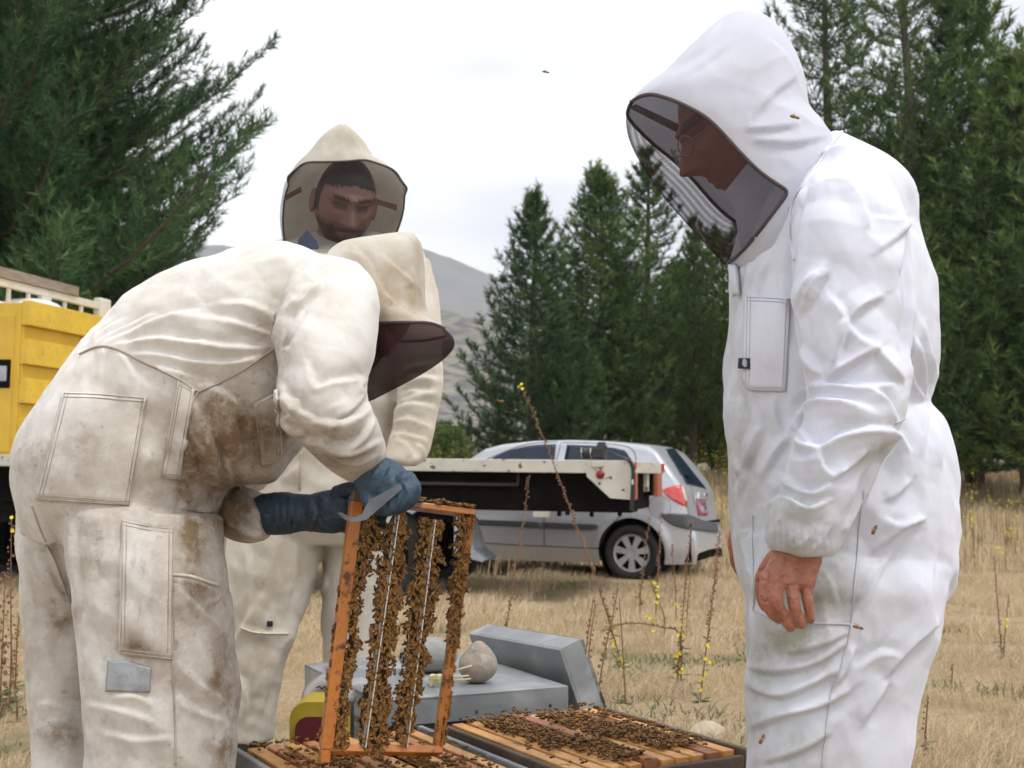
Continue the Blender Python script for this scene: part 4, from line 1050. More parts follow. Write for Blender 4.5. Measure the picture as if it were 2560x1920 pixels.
for vs, lo, hi in COLS:
    n = 40; cm = MB(); L1, L2 = [], []
    for k in range(n):
        v = vs[0] + (vs[-1] - vs[0]) * (k + .5) / n; a, b = np.interp(v, vs, lo), np.interp(v, vs, hi); m_ = (a + b) / 2; h = max((b - a) / 2 - .045, .008) * (1 + .25 * math.sin(k * 2.3))
        L1.append(FPt(m_ - h, v, 0)); L2.append(FPt(m_ + h, v, 0))
    poly = L1 + L2[::-1]
    V_ = [p + fn * .007 for p in poly] + [p - fn * .007 for p in poly]; N_ = len(poly)
    Fc = [(k, k + 1, N_ - 2 - k, N_ - 1 - k) for k in range(n - 1)] + [(N_ + k + 1, N_ + k, 2 * N_ - 1 - k, 2 * N_ - 2 - k) for k in range(n - 1)] + [(k, N_ + k, N_ + (k + 1) % N_, (k + 1) % N_) for k in range(N_)]
    MB().add(V_, Fc).build('comb', M_COMB, fm)
# hive tool in the gloved hand
tp = [(1000, 1208), (1006, 1222), (957, 1264), (915, 1300), (884, 1305), (862, 1299), (845, 1284), (849, 1279), (868, 1290), (888, 1293), (905, 1285), (922, 1250), (950, 1236)]
ht = MB().prism([at(x, y, 2.022) for x, y in tp], (0, .0045, 0)); tag(ht.build('hive_tool', pmat('worn_tool_steel', (.20, .22, .25), (.12, .13, .15), 16, rough=.28, metal=.85)), 'hooked steel hive tool in the blue gloved hand', 'hive tool')
# ------------------------------------------------------------------ people
M_WHITE = cloth_mat('white_cotton', (.67, .695, .785), (.62, .64, .72), (.30, .30, .25), (.17, .13, .10), .68)
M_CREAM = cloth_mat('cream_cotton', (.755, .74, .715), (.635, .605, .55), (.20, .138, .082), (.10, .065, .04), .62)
M_CREAM2 = cloth_mat('worn_cream_cotton', (.61, .575, .505), (.50, .455, .38), (.36, .29, .20), (.12, .08, .05), .66)
M_WHITE_H = cloth_mat('white_hood_cotton', (.68, .705, .795), (.64, .66, .745), (.48, .42, .33), (.20, .16, .12), .74, .22)
M_CREAM_H = cloth_mat('cream_hood_cotton', (.68, .64, .57), (.58, .525, .43), (.40, .29, .165), (.11, .07, .045), .66, .18)
M_CREAM2_H = cloth_mat('worn_hood_cotton', (.62, .585, .51), (.53, .48, .40), (.36, .29, .20), (.12, .08, .05), .66, .25)
M_SEAM_W = pmat('seam_white', (.46, .46, .49), rough=.9)
M_SEAM_C = pmat('seam_brown', (.46, .40, .34), (.30, .24, .19), 30, rough=.9)
M_STITCH = pmat('stitch_pale', (.70, .64, .54), (.5, .43, .34), 60, rough=.9)
M_PIPE = pmat('veil_binding', (.07, .05, .05), rough=.8)
M_NAVY = pmat('navy_rubber_glove', (.026, .056, .088), (.036, .074, .112), 9, rough=.6, bump=.7, bscale=55)
M_NAVY2 = pmat('dark_rubber_glove', (.014, .030, .048), (.020, .041, .064), 9, rough=.6, bump=.7, bscale=55)
M_TAPE = pmat('duct_tape', (.25, .27, .29), (.33, .35, .37), 18, rough=.38, bump=.5, bscale=30)
M_BLACKTAG = pmat('black_label', (.012, .012, .02), rough=.6)
M_TAGMARK = pmat('label_mark', (.36, .42, .40), rough=.6)
M_BOOT = pmat('boot_leather', (.05, .04, .03), (.09, .07, .05), 12, rough=.6, bump=.3)
M_HAND = pmat('hand_skin', (.40, .165, .105), (.30, .11, .07), 34, rough=.5, bump=.6, bscale=110, c3=(.24, .09, .07), c3scale=70, c3lo=.58, c3hi=.7)
M_LENS = None

def skin_mat(name, skin, skin2, hair):
    m, nt, b = nodes_of(name); N, L = nt.nodes, nt.links
    tc = N.new('ShaderNodeTexCoord'); no = N.new('ShaderNodeTexNoise'); no.inputs['Scale'].default_value = 30
    L.new(tc.outputs['Object'], no.inputs['Vector'])
    mx = N.new('ShaderNodeMix'); mx.data_type = 'RGBA'; mx.inputs['A'].default_value = (*skin, 1); mx.inputs['B'].default_value = (*skin2, 1)
    L.new(no.outputs['Fac'], mx.inputs['Factor'])
    at_ = N.new('ShaderNodeAttribute'); at_.attribute_name = 'dirt_shade'
    m2 = N.new('ShaderNodeMix'); m2.data_type = 'RGBA'; L.new(at_.outputs['Fac'], m2.inputs['Factor']); L.new(mx.outputs['Result'], m2.inputs['A']); m2.inputs['B'].default_value = (*hair, 1)
    L.new(m2.outputs['Result'], b.inputs['Base Color']); b.inputs['Roughness'].default_value = .5
    bp = N.new('ShaderNodeBump'); bp.inputs['Strength'].default_value = .25; bp.inputs['Distance'].default_value = .004
    n2 = N.new('ShaderNodeTexNoise'); n2.inputs['Scale'].default_value = 220; L.new(tc.outputs['Object'], n2.inputs['Vector'])
    L.new(n2.outputs['Fac'], bp.inputs['Height']); L.new(bp.outputs['Normal'], b.inputs['Normal'])
    return m
M_SKIN_DARKHAIR = skin_mat('face_dark_beard', (.29, .155, .13), (.22, .11, .09), (.016, .011, .010))
M_SKIN_BALD = skin_mat('face_tanned', (.40, .19, .15), (.33, .14, .11), (.06, .045, .04))

def in_poly(P, poly):
    x, y = P[:, 0], P[:, 1]; c = np.zeros(len(P), bool); n = len(poly); j = n - 1
    for i in range(n):
        xi, yi = poly[i]; xj, yj = poly[j]
        m = ((yi > y) != (yj > y)) & (x < (xj - xi) * (y - yi) / (yj - yi + 1e-12) + xi)
        c ^= m; j = i
    return c

def sub_mesh(V, Q, keep):
    q = Q[keep]; u, inv = np.unique(q, return_inverse=True); return V[u], inv.reshape(q.shape), u

def make_hood(parent, secs, poly, Y0, front_only, m_cloth, m_veil, folds=(), dirt_shade=(), voxel=.005, veil_label=None, moire=None, wrinkle=.002):
    mb = MB()
    for s in secs: mb.add(*loft(s))
    poly = np.array(poly, float)
    pc = np.vstack([catmull(np.vstack([poly, poly[:1]]), 4)])
    def near(V):
        W = V.copy()
        if not front_only: W[:, 1] = np.where(W[:, 1] > Y0, 2 * Y0 - W[:, 1], W[:, 1])
        return proj(W)
    V, Q = remesh(mb, voxel, 6)
    N = vnormals(V, Q); P = near(V)
    d = np.full(len(V), 1e9)
    for i in range(len(pc) - 1):
        d = np.minimum(d, seg_dist(P, pc[i], pc[i + 1])[0])
    inside = in_poly(P, pc)
    w = np.where(inside, 0, np.clip(d / 30, 0, 1))
    view = V - np.array([0, 0, CAM_H]); view /= np.linalg.norm(view, axis=1)[:, None]
    facing = np.clip(-(N * view).sum(1) * 2.2 + .25, 0, 1)
    H = fold_field(proj(V), folds) * facing if folds else np.zeros(len(V))
    r1 = np.maximum(1 - np.abs(perlin(V * 13)) * 2, 0) ** 2 - .3
    H = (H + wrinkle * r1 * np.clip(perlin(V * 4) + .6, .1, 1.2)) * w
    V = V + N * H[:, None]; P = near(V)
    # the binding of the veil: where cloth ends and mesh begins
    C = V[Q].mean(1); PC = near(C)
    isv = in_poly(PC, pc)
    if front_only: isv &= C[:, 1] < Y0 + .02
    vin = np.zeros(len(V), bool); vin[Q[isv].ravel()] = True
    vout = np.zeros(len(V), bool); vout[Q[~isv].ravel()] = True
    bd = np.where(vin & vout)[0]
    best = np.full(len(bd), 1e9); tgt = P[bd].copy()
    for i in range(len(pc) - 1):
        a, b = pc[i], pc[i + 1]; dd, _, t, L = seg_dist(P[bd], a, b); m = dd < best
        best[m] = dd[m]; tgt[m] = a + (b - a) * t[m][:, None]
    mv = best < 14
    sc = F_PX / V[bd, 1]
    if front_only or True:
        V[bd[mv], 0] += ((tgt - P[bd])[:, 0] / sc)[mv]; V[bd[mv], 2] -= ((tgt - P[bd])[:, 1] / sc)[mv]
    hv, hq, hu = sub_mesh(V, Q, ~isv); vv, vq, vu = sub_mesh(V, Q, isv)
    me = new_mesh('hood', hv, hq, True); dirt_shade_attr(me, blobs(proj(hv), dirt_shade) if dirt_shade else np.zeros(len(hv)))
    hood = link('hood', me, m_cloth, parent)
    me = new_mesh('veil', vv, vq, True)
    if moire is not None:
        a = me.attributes.new('weave', 'FLOAT', 'POINT'); a.data.foreach_set('value', moire(vv, Y0).astype(np.float32))
    veil = link('veil', me, m_veil, parent)
    if veil_label: veil['label'] = veil_label
    # binding cord along the seam
    E = {}
    for q in vq:
        for k in range(4):
            a, b = int(q[k]), int(q[(k + 1) % 4]); key = (min(a, b), max(a, b)); E[key] = E.get(key, 0) + 1
    adj = {}
    for (a, b), c in E.items():
        if c == 1: adj.setdefault(a, []).append(b); adj.setdefault(b, []).append(a)
    seen = set(); cord = MB()
    for s0 in adj:
        if s0 in seen: continue
        path = [s0]; seen.add(s0); cur = s0
        while True:
            nx = [k for k in adj[cur] if k not in seen]
            if not nx: break
            cur = nx[0]; seen.add(cur); path.append(cur)
        if len(path) > 12:
            pts = vv[path]
            for _ in range(4): pts[1:-1] = (pts[:-2] + 2 * pts[1:-1] + pts[2:]) / 4
            cord.tube([Vector(p) for p in pts[::2]], .0032, 6)
    if cord.v: cord.build('binding', M_PIPE, hood, True)
    return hood, veil, (V, Q)

def head_mesh(hair_shade_fn):
    nt_, np_ = 72, 96; V, Fc, Hm = [], [], []
    for i in range(nt_ + 1):
        th = math.pi * i / nt_
        for k in range(np_):
            ph = 2 * math.pi * k / np_
            a, b, c = math.sin(th) * math.cos(ph), math.sin(th) * math.sin(ph), math.cos(th)
            x, y, z = .076 * a, .097 * b, .118 * c
            if c < 0:
                x *= 1 - .34 * (-c) ** 1.7; y *= 1 - (.30 * (-c) ** 1.3 if b < 0 else .05 * (-c) ** 2)
            if b < 0 and c > 0: y *= 1.07
            if b > 0:
                y *= .93; w = min(1, b * 1.8); g = lambda v, m, s: math.exp(-((v - m) / s) ** 2); ax = abs(x)
                t = min(1, max(0, (.024 - z) / .052)); no = (.005 + .031 * t ** 1.3) * math.exp(-(x / (.008 + .008 * t)) ** 2)
                if z > .024: no *= math.exp(-((z - .024) / .012) ** 2)
                if z < -.028: no *= math.exp(-((z + .028) / .009) ** 2)
                dy = no + .010 * g(z, .031, .009) * g(x, 0, .05) - .018 * g(z, .012, .012) * g(ax, .031, .017) + .007 * g(z, .010, .007) * g(ax, .031, .011)
                dy += .005 * g(z, -.012, .02) * g(ax, .048, .016) + .006 * g(z, -.055, .005) * g(x, 0, .02) + .007 * g(z, -.067, .006) * g(x, 0, .019) - .004 * g(z, -.061, .0025) * g(x, 0, .026)
                dy += .011 * g(z, -.097, .015) * g(x, 0, .024) - .004 * g(z, -.08, .006) * g(x, 0, .02) + .004 * g(z, -.034, .008) * g(ax, .014, .007)
                y += dy * w
            V.append((x, y, z)); Hm.append(hair_shade_fn(x, y, z, b))
    for i in range(nt_):
        for k in range(np_):
            Fc.append((i * np_ + k, (i + 1) * np_ + k, (i + 1) * np_ + (k + 1) % np_, i * np_ + (k + 1) % np_))
    for s in (-1, 1):
        v, f = ball((s * .079, -.012, -.004), .010, .019, .031, 10); n0 = len(V)
        for q in v:
            q = Vector(q); dx = (q.x - s * .079)
            if dx * s > 0: q.x -= s * .006 * math.exp(-(((q.y + .010) / .010) ** 2 + ((q.z + .002) / .018) ** 2))
            V.append((q.x, q.y - .3 * (q.x * s - .079), q.z)); Hm.append(0)
        Fc += [tuple(i + n0 for i in ff) for ff in f]
    mb = MB(); mb.tube([(0, -.015, -.06), (0, -.03, -.13), (0, -.05, -.23)], [.05, .052, .062], 20); n0 = len(V)
    V += mb.v; Fc += [tuple(i + n0 for i in ff) for ff in mb.f]; Hm += [0] * len(mb.v)
    return V, Fc, Hm

def add_head(parent, c, yaw, pitch, roll, material, hair_shade_fn, s=1.0, name='head'):
    """yaw: direction the face points, degrees from -Y (the camera) towards +X; pitch: nod down."""
    V, Fc, Hm = head_mesh(hair_shade_fn)
    M = Matrix.Rotation(R(180 + yaw), 4, 'Z') @ Matrix.Rotation(R(-pitch), 4, 'X') @ Matrix.Rotation(R(roll), 4, 'Y')
    V = [Vector(c) + (M @ (Vector(v) * s)) for v in V]
    me = new_mesh(name, V, Fc, True); dirt_shade_attr(me, np.array(Hm))
    return link(name, me, material, parent), (lambda p: Vector(c) + (M @ (Vector(p) * s)))

def seam(parent, bvh, pts, r_=.0022, m=None, name='seam'):
    mb = line_on(bvh, pts, r_)
    if mb.v: return mb.build(name, m, parent, True)

def stitched(parent, bvh, top, bottom, mat_, name, puff=.004, off=.005, edge=None, inset=6, nu=18, nv=14):
    mb = patch(bvh, top, bottom, nu, nv, off, .003, puff)
    me = mb.mesh(name, True); dirt_shade = np.zeros(len(me.vertices))
    if edge and edge[1]:
        V = np.array([v.co[:] for v in me.vertices]); Pp = proj(V); Pw = Pp + np.stack([perlin(V * 9 + 5), perlin(V * 9 + 25)], 1) * 30
        dirt_shade = blobs(Pw, edge[1])
        if mat_ is M_CREAM: dirt_shade = np.maximum(dirt_shade, np.clip((Pp[:, 1] - 880) / 500, .05, .36) * np.clip(.85 + .7 * fbm(V * 8, 3), .3, 1.4))  # pockets get the same downward mix of grime and painted shade
    dirt_shade_attr(me, dirt_shade)
    o = link(name, me, mat_, parent)
    if edge:
        b2 = BVHTree.FromPolygons([v.co for v in me.vertices], [tuple(p.vertices) for p in me.polygons])
        T, B = np.array(top, float), np.array(bottom, float)
        L_, R_ = (T[0], B[0]), (T[-1], B[-1])
        for ring in (2, inset + 4):
            k = MB()
            for a in (T + [0, ring], B - [0, ring], np.array([T[0] + [ring, 0], B[0] + [ring, 0]]), np.array([T[-1] - [ring, 0], B[-1] - [ring, 0]])):
                q = line_on(b2, [tuple(p) for p in a], .0009, lift=.0002)
                if q.v: k.add(q.v, q.f)
            if k.v: tag(k.build('stitching', edge[0], o, True), kind='stuff')
    return o

def hand_mesh(palm, fingers, voxel=.0028, extra=()):
    mb = MB()
    for s in palm: mb.add(*loft(s, 4, 20, .9))
    for pts, r0, r1 in fingers:
        C = catmull([tuple(at(*p)) for p in pts], 4); mb.tube(C, list(np.linspace(r0, r1, len(C))), 10)
        mb.add(*ball(C[-1], r1, r1, r1, 6)); mb.add(*ball(C[0], r0, r0, r0, 6))
    for e in extra: mb.add(*e)
    V, Q = remesh(mb, voxel, 3, .4); return V, Q

def boot(parent, x, y, ang, z=None):
    z = gzf(x, y) if z is None else z
    d = Vector((math.cos(R(ang)), math.sin(R(ang)), 0)); l = Vector((-d.y, d.x, 0)); mb = MB()
    P = lambda f, u: Vector((x, y, z)) + d * f + Vector((0, 0, u))
    mb.tube([P(-.02, .04), P(0, .12), P(0, .26)], [.05, .048, .06], 14)
    mb.tube([P(-.07, .045), P(.02, .06), P(.12, .045), P(.19, .035)], [.038, .05, .046, .03], 14)
    mb.box(P(.06, .012), d, l, ZA, .145, .045, .014, .006)
    V, Q = remesh(mb, .006, 4); V[:, 2] = np.maximum(V[:, 2], z + .001)
    return link('boot', new_mesh('boot', V, Q, True), M_BOOT, parent)

# ---------- the beekeeper on the right, in a white suit
pr = thing('person', 'person in bright white bee suit and veil looking down, standing on the right', 'person', (.9, 2.0, gzf(.9, 2.0)), 'beekeepers around the open hive')
mb = MB()
mb.add(*loft([(1930, 430, 2085, 350, 2.0, .10), (1868, 530, 2200, 420, 2.0, .17), (1845, 600, 2256, 490, 2.0, .20), (1838, 670, 2268, 578, 2.0, .21), (1840, 764, 2312, 735, 2.0, .215),
    (1829, 880, 2325, 835, 2.0, .21), (1822, 960, 2322, 920, 2.0, .20), (1821, 1035, 2306, 990, 2.0, .188), (1822, 1060, 2302, 1012, 2.0, .185), (1824, 1100, 2342, 1055, 2.0, .19), (1828, 1160, 2364, 1130, 2.0, .198), (1833, 1240, 2372, 1225, 2.0, .20),
    (1840, 1345, 2373, 1335, 2.0, .20), (1851, 1440, 2365, 1446, 2.0, .19), (1880, 1530, 2326, 1530, 2.0, .15)]))
mb.add(*loft([(1860, 1330, 2373, 1335, 1.93, .11), (1862, 1440, 2365, 1446, 1.9, .118), (1880, 1504, 2349, 1539, 1.9, .12), (1875, 1620, 2316, 1655, 1.9, .118), (1865, 1713, 2279, 1759, 1.9, .115), (1868, 1805, 2275, 1851, 1.9, .112),
    (1863, 1920, 2262, 1925, 1.9, .11), (1872, 2080, 2245, 2080, 1.9, .105), (1890, 2300, 2200, 2300, 1.9, .09), (1920, 2500, 2150, 2500, 1.9, .075)]))
mb.add(*loft([(1850, 1330, 2330, 1335, 2.1, .11), (1862, 1500, 2280, 1500, 2.12, .11), (1872, 1720, 2220, 1720, 2.12, .105), (1880, 1920, 2190, 1920, 2.12, .1), (1890, 2120, 2150, 2120, 2.12, .09), (1900, 2330, 2110, 2330, 2.12, .075)]))
mb.add(*loft([(2030, 395, 2190, 420, 1.900, 0.076), (2000, 500, 2250, 540, 1.795, 0.084), (1990, 620, 2266, 660, 1.755, 0.084), (1990, 720, 2270, 760, 1.745, 0.082), (2000, 850, 2262, 880, 1.735, 0.080), (2016, 950, 2254, 980, 1.725, 0.077), (2019, 1030, 2250, 1045, 1.715, 0.076),
    (1995, 1090, 2232, 1105, 1.715, 0.071), (1968, 1155, 2192, 1160, 1.715, 0.067), (1955, 1226, 2164, 1232, 1.715, 0.063), (1925, 1275, 2132, 1290, 1.715, 0.060), (1912, 1320, 2108, 1335, 1.715, 0.057), (1918, 1352, 2096, 1372, 1.715, 0.052), (1932, 1376, 2080, 1394, 1.715, 0.042)]))
mb.add(*loft([(1900, 560, 2050, 560, 2.22, .08), (1880, 800, 2010, 800, 2.26, .075), (1850, 1000, 1990, 1000, 2.26, .07), (1850, 1200, 1960, 1200, 2.24, .06), (1848, 1310, 1930, 1315, 2.22, .045)]))
S2 = lambda L: [(1700 + x / 2.37, 600 + y / 2.37) for x, y in L]
S3 = lambda L: [(1700 + x / 2.305, 1200 + y / 2.305) for x, y in L]
S1 = lambda L: [(1500 + x / 2.0736, y / 2.0736) for x, y in L]
FR = [([(1928, 1318), (1930, 1345), (1938, 1376)], 6, .006), ([(1946, 1318), (1947, 1345), (1954, 1376)], 6, .006), ([(1964, 1318), (1964, 1345), (1971, 1376)], 6, .006), ([(1982, 1318), (1981, 1345), (1987, 1376)], 6, .006), ([(2000, 1318), (1998, 1345), (2004, 1376)], 6, .006), ([(2018, 1318), (2015, 1345), (2020, 1376)], 6, .006), ([(2036, 1318), (2032, 1345), (2037, 1376)], 6, .006), ([(2054, 1318), (2049, 1345), (2053, 1376)], 6, .006), ([(2072, 1318), (2066, 1345), (2070, 1376)], 6, .006),
      ([(2004, 520), (1994, 640), (1992, 740), (2004, 860), (2018, 960)], 11, -.014), ([(2266, 600), (2272, 720), (2264, 860), (2256, 980)], 11, -.012), ([(2240, 1100), (2190, 1165), (2160, 1240), (2115, 1310)], 10, -.012),
      (S2([(850, 200), (800, 310), (745, 430)]), 16, .010), (S2([(985, 470), (960, 600), (915, 740)]), 17, .012), (S2([(985, 470), (1060, 590), (1170, 640)]), 15, .010),
      (S2([(1170, 640), (1060, 700), (950, 770), (840, 840)]), 15, .012), (S2([(1320, 840), (1240, 770), (1160, 650)]), 15, .009), (S2([(740, 640), (780, 730), (830, 800)]), 16, .010),
      (S2([(770, 870), (900, 860), (1050, 880), (1290, 850)]), 16, .012), (S2([(700, 1040), (800, 960), (950, 960), (1130, 1010)]), 16, .014), (S2([(1130, 890), (1230, 960), (1280, 1080)]), 14, .010),
      (S2([(690, 1110), (760, 1190), (840, 1230), (960, 1160), (1120, 1120), (1250, 1130)]), 16, .014), (S2([(690, 1170), (740, 1220), (830, 1250)]), 13, .009), (S2([(830, 1250), (850, 1340), (900, 1400)]), 15, .009),
      (S2([(640, 1290), (740, 1310), (820, 1300)]), 13, .007), (S2([(1110, 1230), (1010, 1340), (880, 1420)]), 16, .012), (S2([(600, 1400), (700, 1480), (800, 1500), (900, 1430)]), 15, .012), (S2([(530, 1560), (640, 1540), (760, 1590), (880, 1540)]), 14, .012),
      (S2([(880, 170), (820, 260), (790, 360)]), 11, .006), (S2([(1200, 330), (1080, 390), (1010, 470)]), 16, .010), (S2([(900, 340), (960, 420), (985, 470)]), 13, .008), (S2([(1270, 300), (1300, 420), (1310, 560)]), 14, .006),
      (S2([(1480, 680), (1530, 790), (1530, 860)]), 14, .008), (S2([(1370, 580), (1420, 740), (1460, 960)]), 14, .010), (S2([(1330, 660), (1350, 800), (1440, 950)]), 14, .008), (S2([(1430, 480), (1460, 640), (1500, 800)]), 16, .006),
      (S2([(1240, 1110), (1300, 1170), (1350, 1260)]), 12, .008), (S2([(1470, 990), (1440, 1120), (1430, 1300)]), 15, .007), (S2([(1500, 1000), (1530, 1150), (1540, 1350)]), 17, .006), (S2([(1370, 1420), (1290, 1500), (1220, 1540)]), 14, .009),
      (S2([(370, 160), (360, 260), (345, 330)]), 9, .006), (S2([(430, 160), (410, 260), (400, 330)]), 10, .006), (S2([(520, 130), (490, 230), (480, 320)]), 12, .006), (S2([(350, 920), (380, 1060), (360, 1200)]), 15, .008), (S2([(480, 1100), (430, 1250), (350, 1400)]), 16, .009),
      (S2([(560, 930), (570, 1050), (600, 1150)]), 14, .007), (S2([(640, 1160), (560, 1270), (480, 1420)]), 17, .009), (S2([(330, 1290), (380, 1400), (350, 1520)]), 14, .007),
      (S1([(620, 120), (540, 230), (470, 300)]), 18, .006),
      (S1([(1010, 930), (960, 1050), (900, 1200)]), 14, .008), (S1([(1190, 780), (1290, 780), (1400, 850)]), 12, .007), (S1([(1170, 950), (1270, 960), (1330, 1010)]), 12, .009), (S1([(1420, 1130), (1520, 1150), (1590, 1140)]), 14, .006), (S1([(1590, 1150), (1540, 1220), (1430, 1310)]), 15, .007),
      (S1([(1080, 960), (1030, 1080), (1000, 1250)]), 13, .009), (S1([(1330, 1000), (1380, 1110), (1390, 1200)]), 14, .009), (S1([(1590, 1150), (1560, 1300), (1540, 1420)]), 13, .008), (S1([(1150, 1400), (1100, 1480), (1060, 1580)]), 12, .007),
      (S3([(1400, 220), (1280, 270), (1100, 420)]), 17, .010), (S3([(1170, 220), (1260, 260), (1400, 220)]), 12, .008), (S3([(1500, 800), (1350, 930), (1180, 1120)]), 20, .010), (S3([(970, 870), (800, 950), (600, 1000)]), 16, .008),
      (S3([(960, 930), (760, 1060), (560, 1100), (400, 1080)]), 17, .012), (S3([(900, 1090), (720, 1190), (560, 1240), (390, 1180)]), 18, .013), (S3([(980, 1200), (800, 1300), (600, 1350), (395, 1430)]), 18, .013), (S3([(860, 1440), (740, 1530), (600, 1590), (480, 1620)]), 18, .010),
      (S3([(1190, 1150), (1120, 1270), (1050, 1400)]), 20, .010), (S3([(1120, 500), (1060, 620), (1010, 720)]), 14, .010), (S3([(1000, 960), (960, 1080), (880, 1190)]), 13, .009), (S3([(1300, 300), (1150, 520), (1050, 760)]), 22, .008), (S3([(1470, 400), (1440, 700), (1470, 850)]), 20, .006),
      (S3([(1000, 1100), (1150, 1000), (1250, 1010)]), 15, .007), (S3([(350, 280), (400, 400), (420, 560)]), 13, .009), (S3([(480, 420), (450, 560), (440, 700)]), 12, .006), (S3([(820, 520), (870, 600), (900, 700)]), 13, .005)]
DR = [(1850, 1250, 70, 250, .55), (1960, 1330, 130, 120, .5), (2060, 1480, 130, 110, .6), (1960, 1600, 120, 90, .75), (1900, 1700, 80, 120, .45), (2060, 1640, 90, 120, .5), (2170, 1150, 60, 40, .5), (1900, 980, 40, 160, .3),
      (2120, 1560, 30, 330, .35), (1870, 1800, 60, 120, .4), (2000, 1870, 150, 60, .4), (2200, 1600, 120, 200, .22), (1845, 1000, 30, 300, .4), (1850, 160, 50, 40, .12)]
V, Q, D = cloth_body(mb, .0038, FR, .0030, 10., [(a, b, c, d, e * 1.6) for a, b, c, d, e in DR], 6)
me = new_mesh('bee_suit', V, Q, True); dirt_shade_attr(me, D)
suit = link('bee_suit', me, M_WHITE, pr)
bv = bvh_of(V, Q)
seam(suit, bv, S2([(1275, 1085), (1380, 1030), (1460, 985)]), .0022, M_SEAM_W, 'waist_seam')
seam(suit, bv, S3([(1060, 60), (1035, 250), (1015, 520), (985, 830), (935, 1050), (870, 1230), (840, 1450), (820, 1650)]), .0011, M_SEAM_W, 'side_seam')
seam(suit, bv, S1([(1290, 640), (1190, 760), (1060, 900), (960, 1080), (880, 1180), (780, 1290), (670, 1345)]), .0030, M_WHITE, 'collar_seam')
seam(suit, bv, S1([(1180, 780), (1080, 930), (1000, 1050), (985, 1200), (1010, 1350)]), .0020, M_WHITE, 'sleeve_seam')
stitched(suit, bv, S2([(395, 335), (500, 338), (655, 348)]), S2([(385, 850), (420, 890), (630, 895)]), M_WHITE, 'chest_pocket', .003, .005, (M_SEAM_W, [(1920, 930, 60, 60, .3)]))
tagp = patch(bv, S2([(383, 702), (438, 702)]), S2([(379, 762), (438, 764)]), 6, 6, .011, .003).build('brand_tag', M_BLACKTAG, suit)
patch(bv, S2([(412, 712), (424, 704), (434, 722)]), S2([(410, 738), (421, 754), (432, 752)]), 6, 6, .013, .002).build('tag_mark', M_TAGMARK, tagp)
seam(suit, bv, S3([(422, 200), (418, 420), (428, 600), (425, 745)]), .0011, M_SEAM_W, 'pocket_seam')
seam(suit, bv, S3([(425, 750), (560, 800), (780, 825), (985, 832)]), .0014, M_SEAM_W, 'knee_seam')
patch(bv, S1([(690, 1365), (725, 1375)]), S1([(712, 1530), (738, 1530)]), 5, 8, .010, .004, .003).build('zip_flap', M_WHITE, suit, True)
# hood and veil
MV = veil_mat('veil_mesh_fine', (.060, .045, .048), .52)
MVM = veil_mat('veil_mesh_banded', (.045, .033, .035), .5, True)
def moire(v, Y0):
    P = proj(v); far = v[:, 1] > Y0
    rr = np.hypot((P[:, 0] - 1975) * .95, (P[:, 1] - 235) * 1.0)
    ph = rr / 14.0 + .9 * np.sin(P[:, 1] / 60.0 + P[:, 0] / 90.)
    base = .5 + .42 * np.sin(2 * math.pi * ph)
    return np.where(far, np.clip(base, 0, 1), .66)
HOODS = [(1834, 38, 1872, 40, 1.98, .02), (1790, 60, 1922, 66, 1.98, .06), (1724, 122, 1970, 128, 1.98, .10), (1645, 200, 2002, 205, 1.98, .13), (1584, 248, 2011, 262, 1.98, .145), (1566, 285, 2022, 305, 1.98, .15), (1580, 350, 2062, 350, 1.98, .155), (1640, 452, 2105, 430, 1.98, .155),
         (1738, 562, 2080, 520, 1.98, .15), (1812, 640, 2035, 600, 1.98, .14), (1850, 680, 2000, 670, 1.98, .12)]
FH = [(S1([(690, 200), (560, 300), (430, 380)]), 22, .003), (S1([(610, 130), (530, 250), (400, 330)]), 20, .005), (S1([(1010, 400), (900, 480), (800, 600)]), 18, .006), (S1([(1040, 640), (900, 660), (740, 670)]), 14, .006),
      (S1([(1180, 700), (980, 740), (780, 720)]), 16, .006), (S1([(860, 200), (960, 300), (1010, 420)]), 22, .005)]
VP = [(1540, 275), (1572, 258), (1600, 241), (1628, 236), (1660, 243), (1700, 258), (1760, 290), (1802, 328), (1850, 381), (1900, 430), (1945, 462), (1968, 480), (1945, 515), (1890, 588), (1850, 632), (1815, 655), (1700, 660), (1480, 420), (1480, 300)]
hood, veil, _ = make_hood(pr, [HOODS], VP, 1.98, False, M_WHITE_H, MVM, FH, [(1870, 175, 60, 25, .25)], .005, 'dark mesh veil with rippled bands', moire)
hair_b = lambda x, y, z, b: (.85 if (b > 0 and abs(z - .036) < .006 and .012 < abs(x) < .052) else (.5 if (b < .25 and -.05 < z < .03 and abs(x) > .05) else 0))
HC = at(1850, 318, 1.98)
hd, hp = add_head(pr, HC, -84, 27, 0, M_SKIN_BALD, hair_b, 1.08)
hd['label'] = 'tanned face in profile behind the veil'
gl = MB()
for s in (-1, 1):
    c = [hp((s * .033 + .021 * math.cos(t), .112 - .25 * abs(s * .033 + .021 * math.cos(t)), .006 + .015 * math.sin(t))) for t in np.linspace(0, 2 * math.pi, 20)]
    gl.tube(c, .0012, 5); gl.tube([hp((s * .054, .098, .008)), hp((s * .075, .06, .010)), hp((s * .082, -.01, .014))], .0014, 5)
gl.tube([hp((-.012, .113, .010)), hp((.012, .113, .010))], .0014, 5)
gl.build('glasses', pmat('steel_wire', (.35, .33, .33), rough=.3, metal=1), hd, True)
cf = MB()   # inner collar standing behind the near side of the veil
cp = [(1809, 482), (1876, 400), (1968, 477), (1905, 560), (1852, 622), (1838, 521)]
cf.prism([at(x, y, 1.905) for x, y in cp], (0, .006, 0)); cf.build('inner_collar', M_WHITE, pr)
dirt_shade_attr(pr.children[-1].data, np.zeros(len(pr.children[-1].data.vertices)))
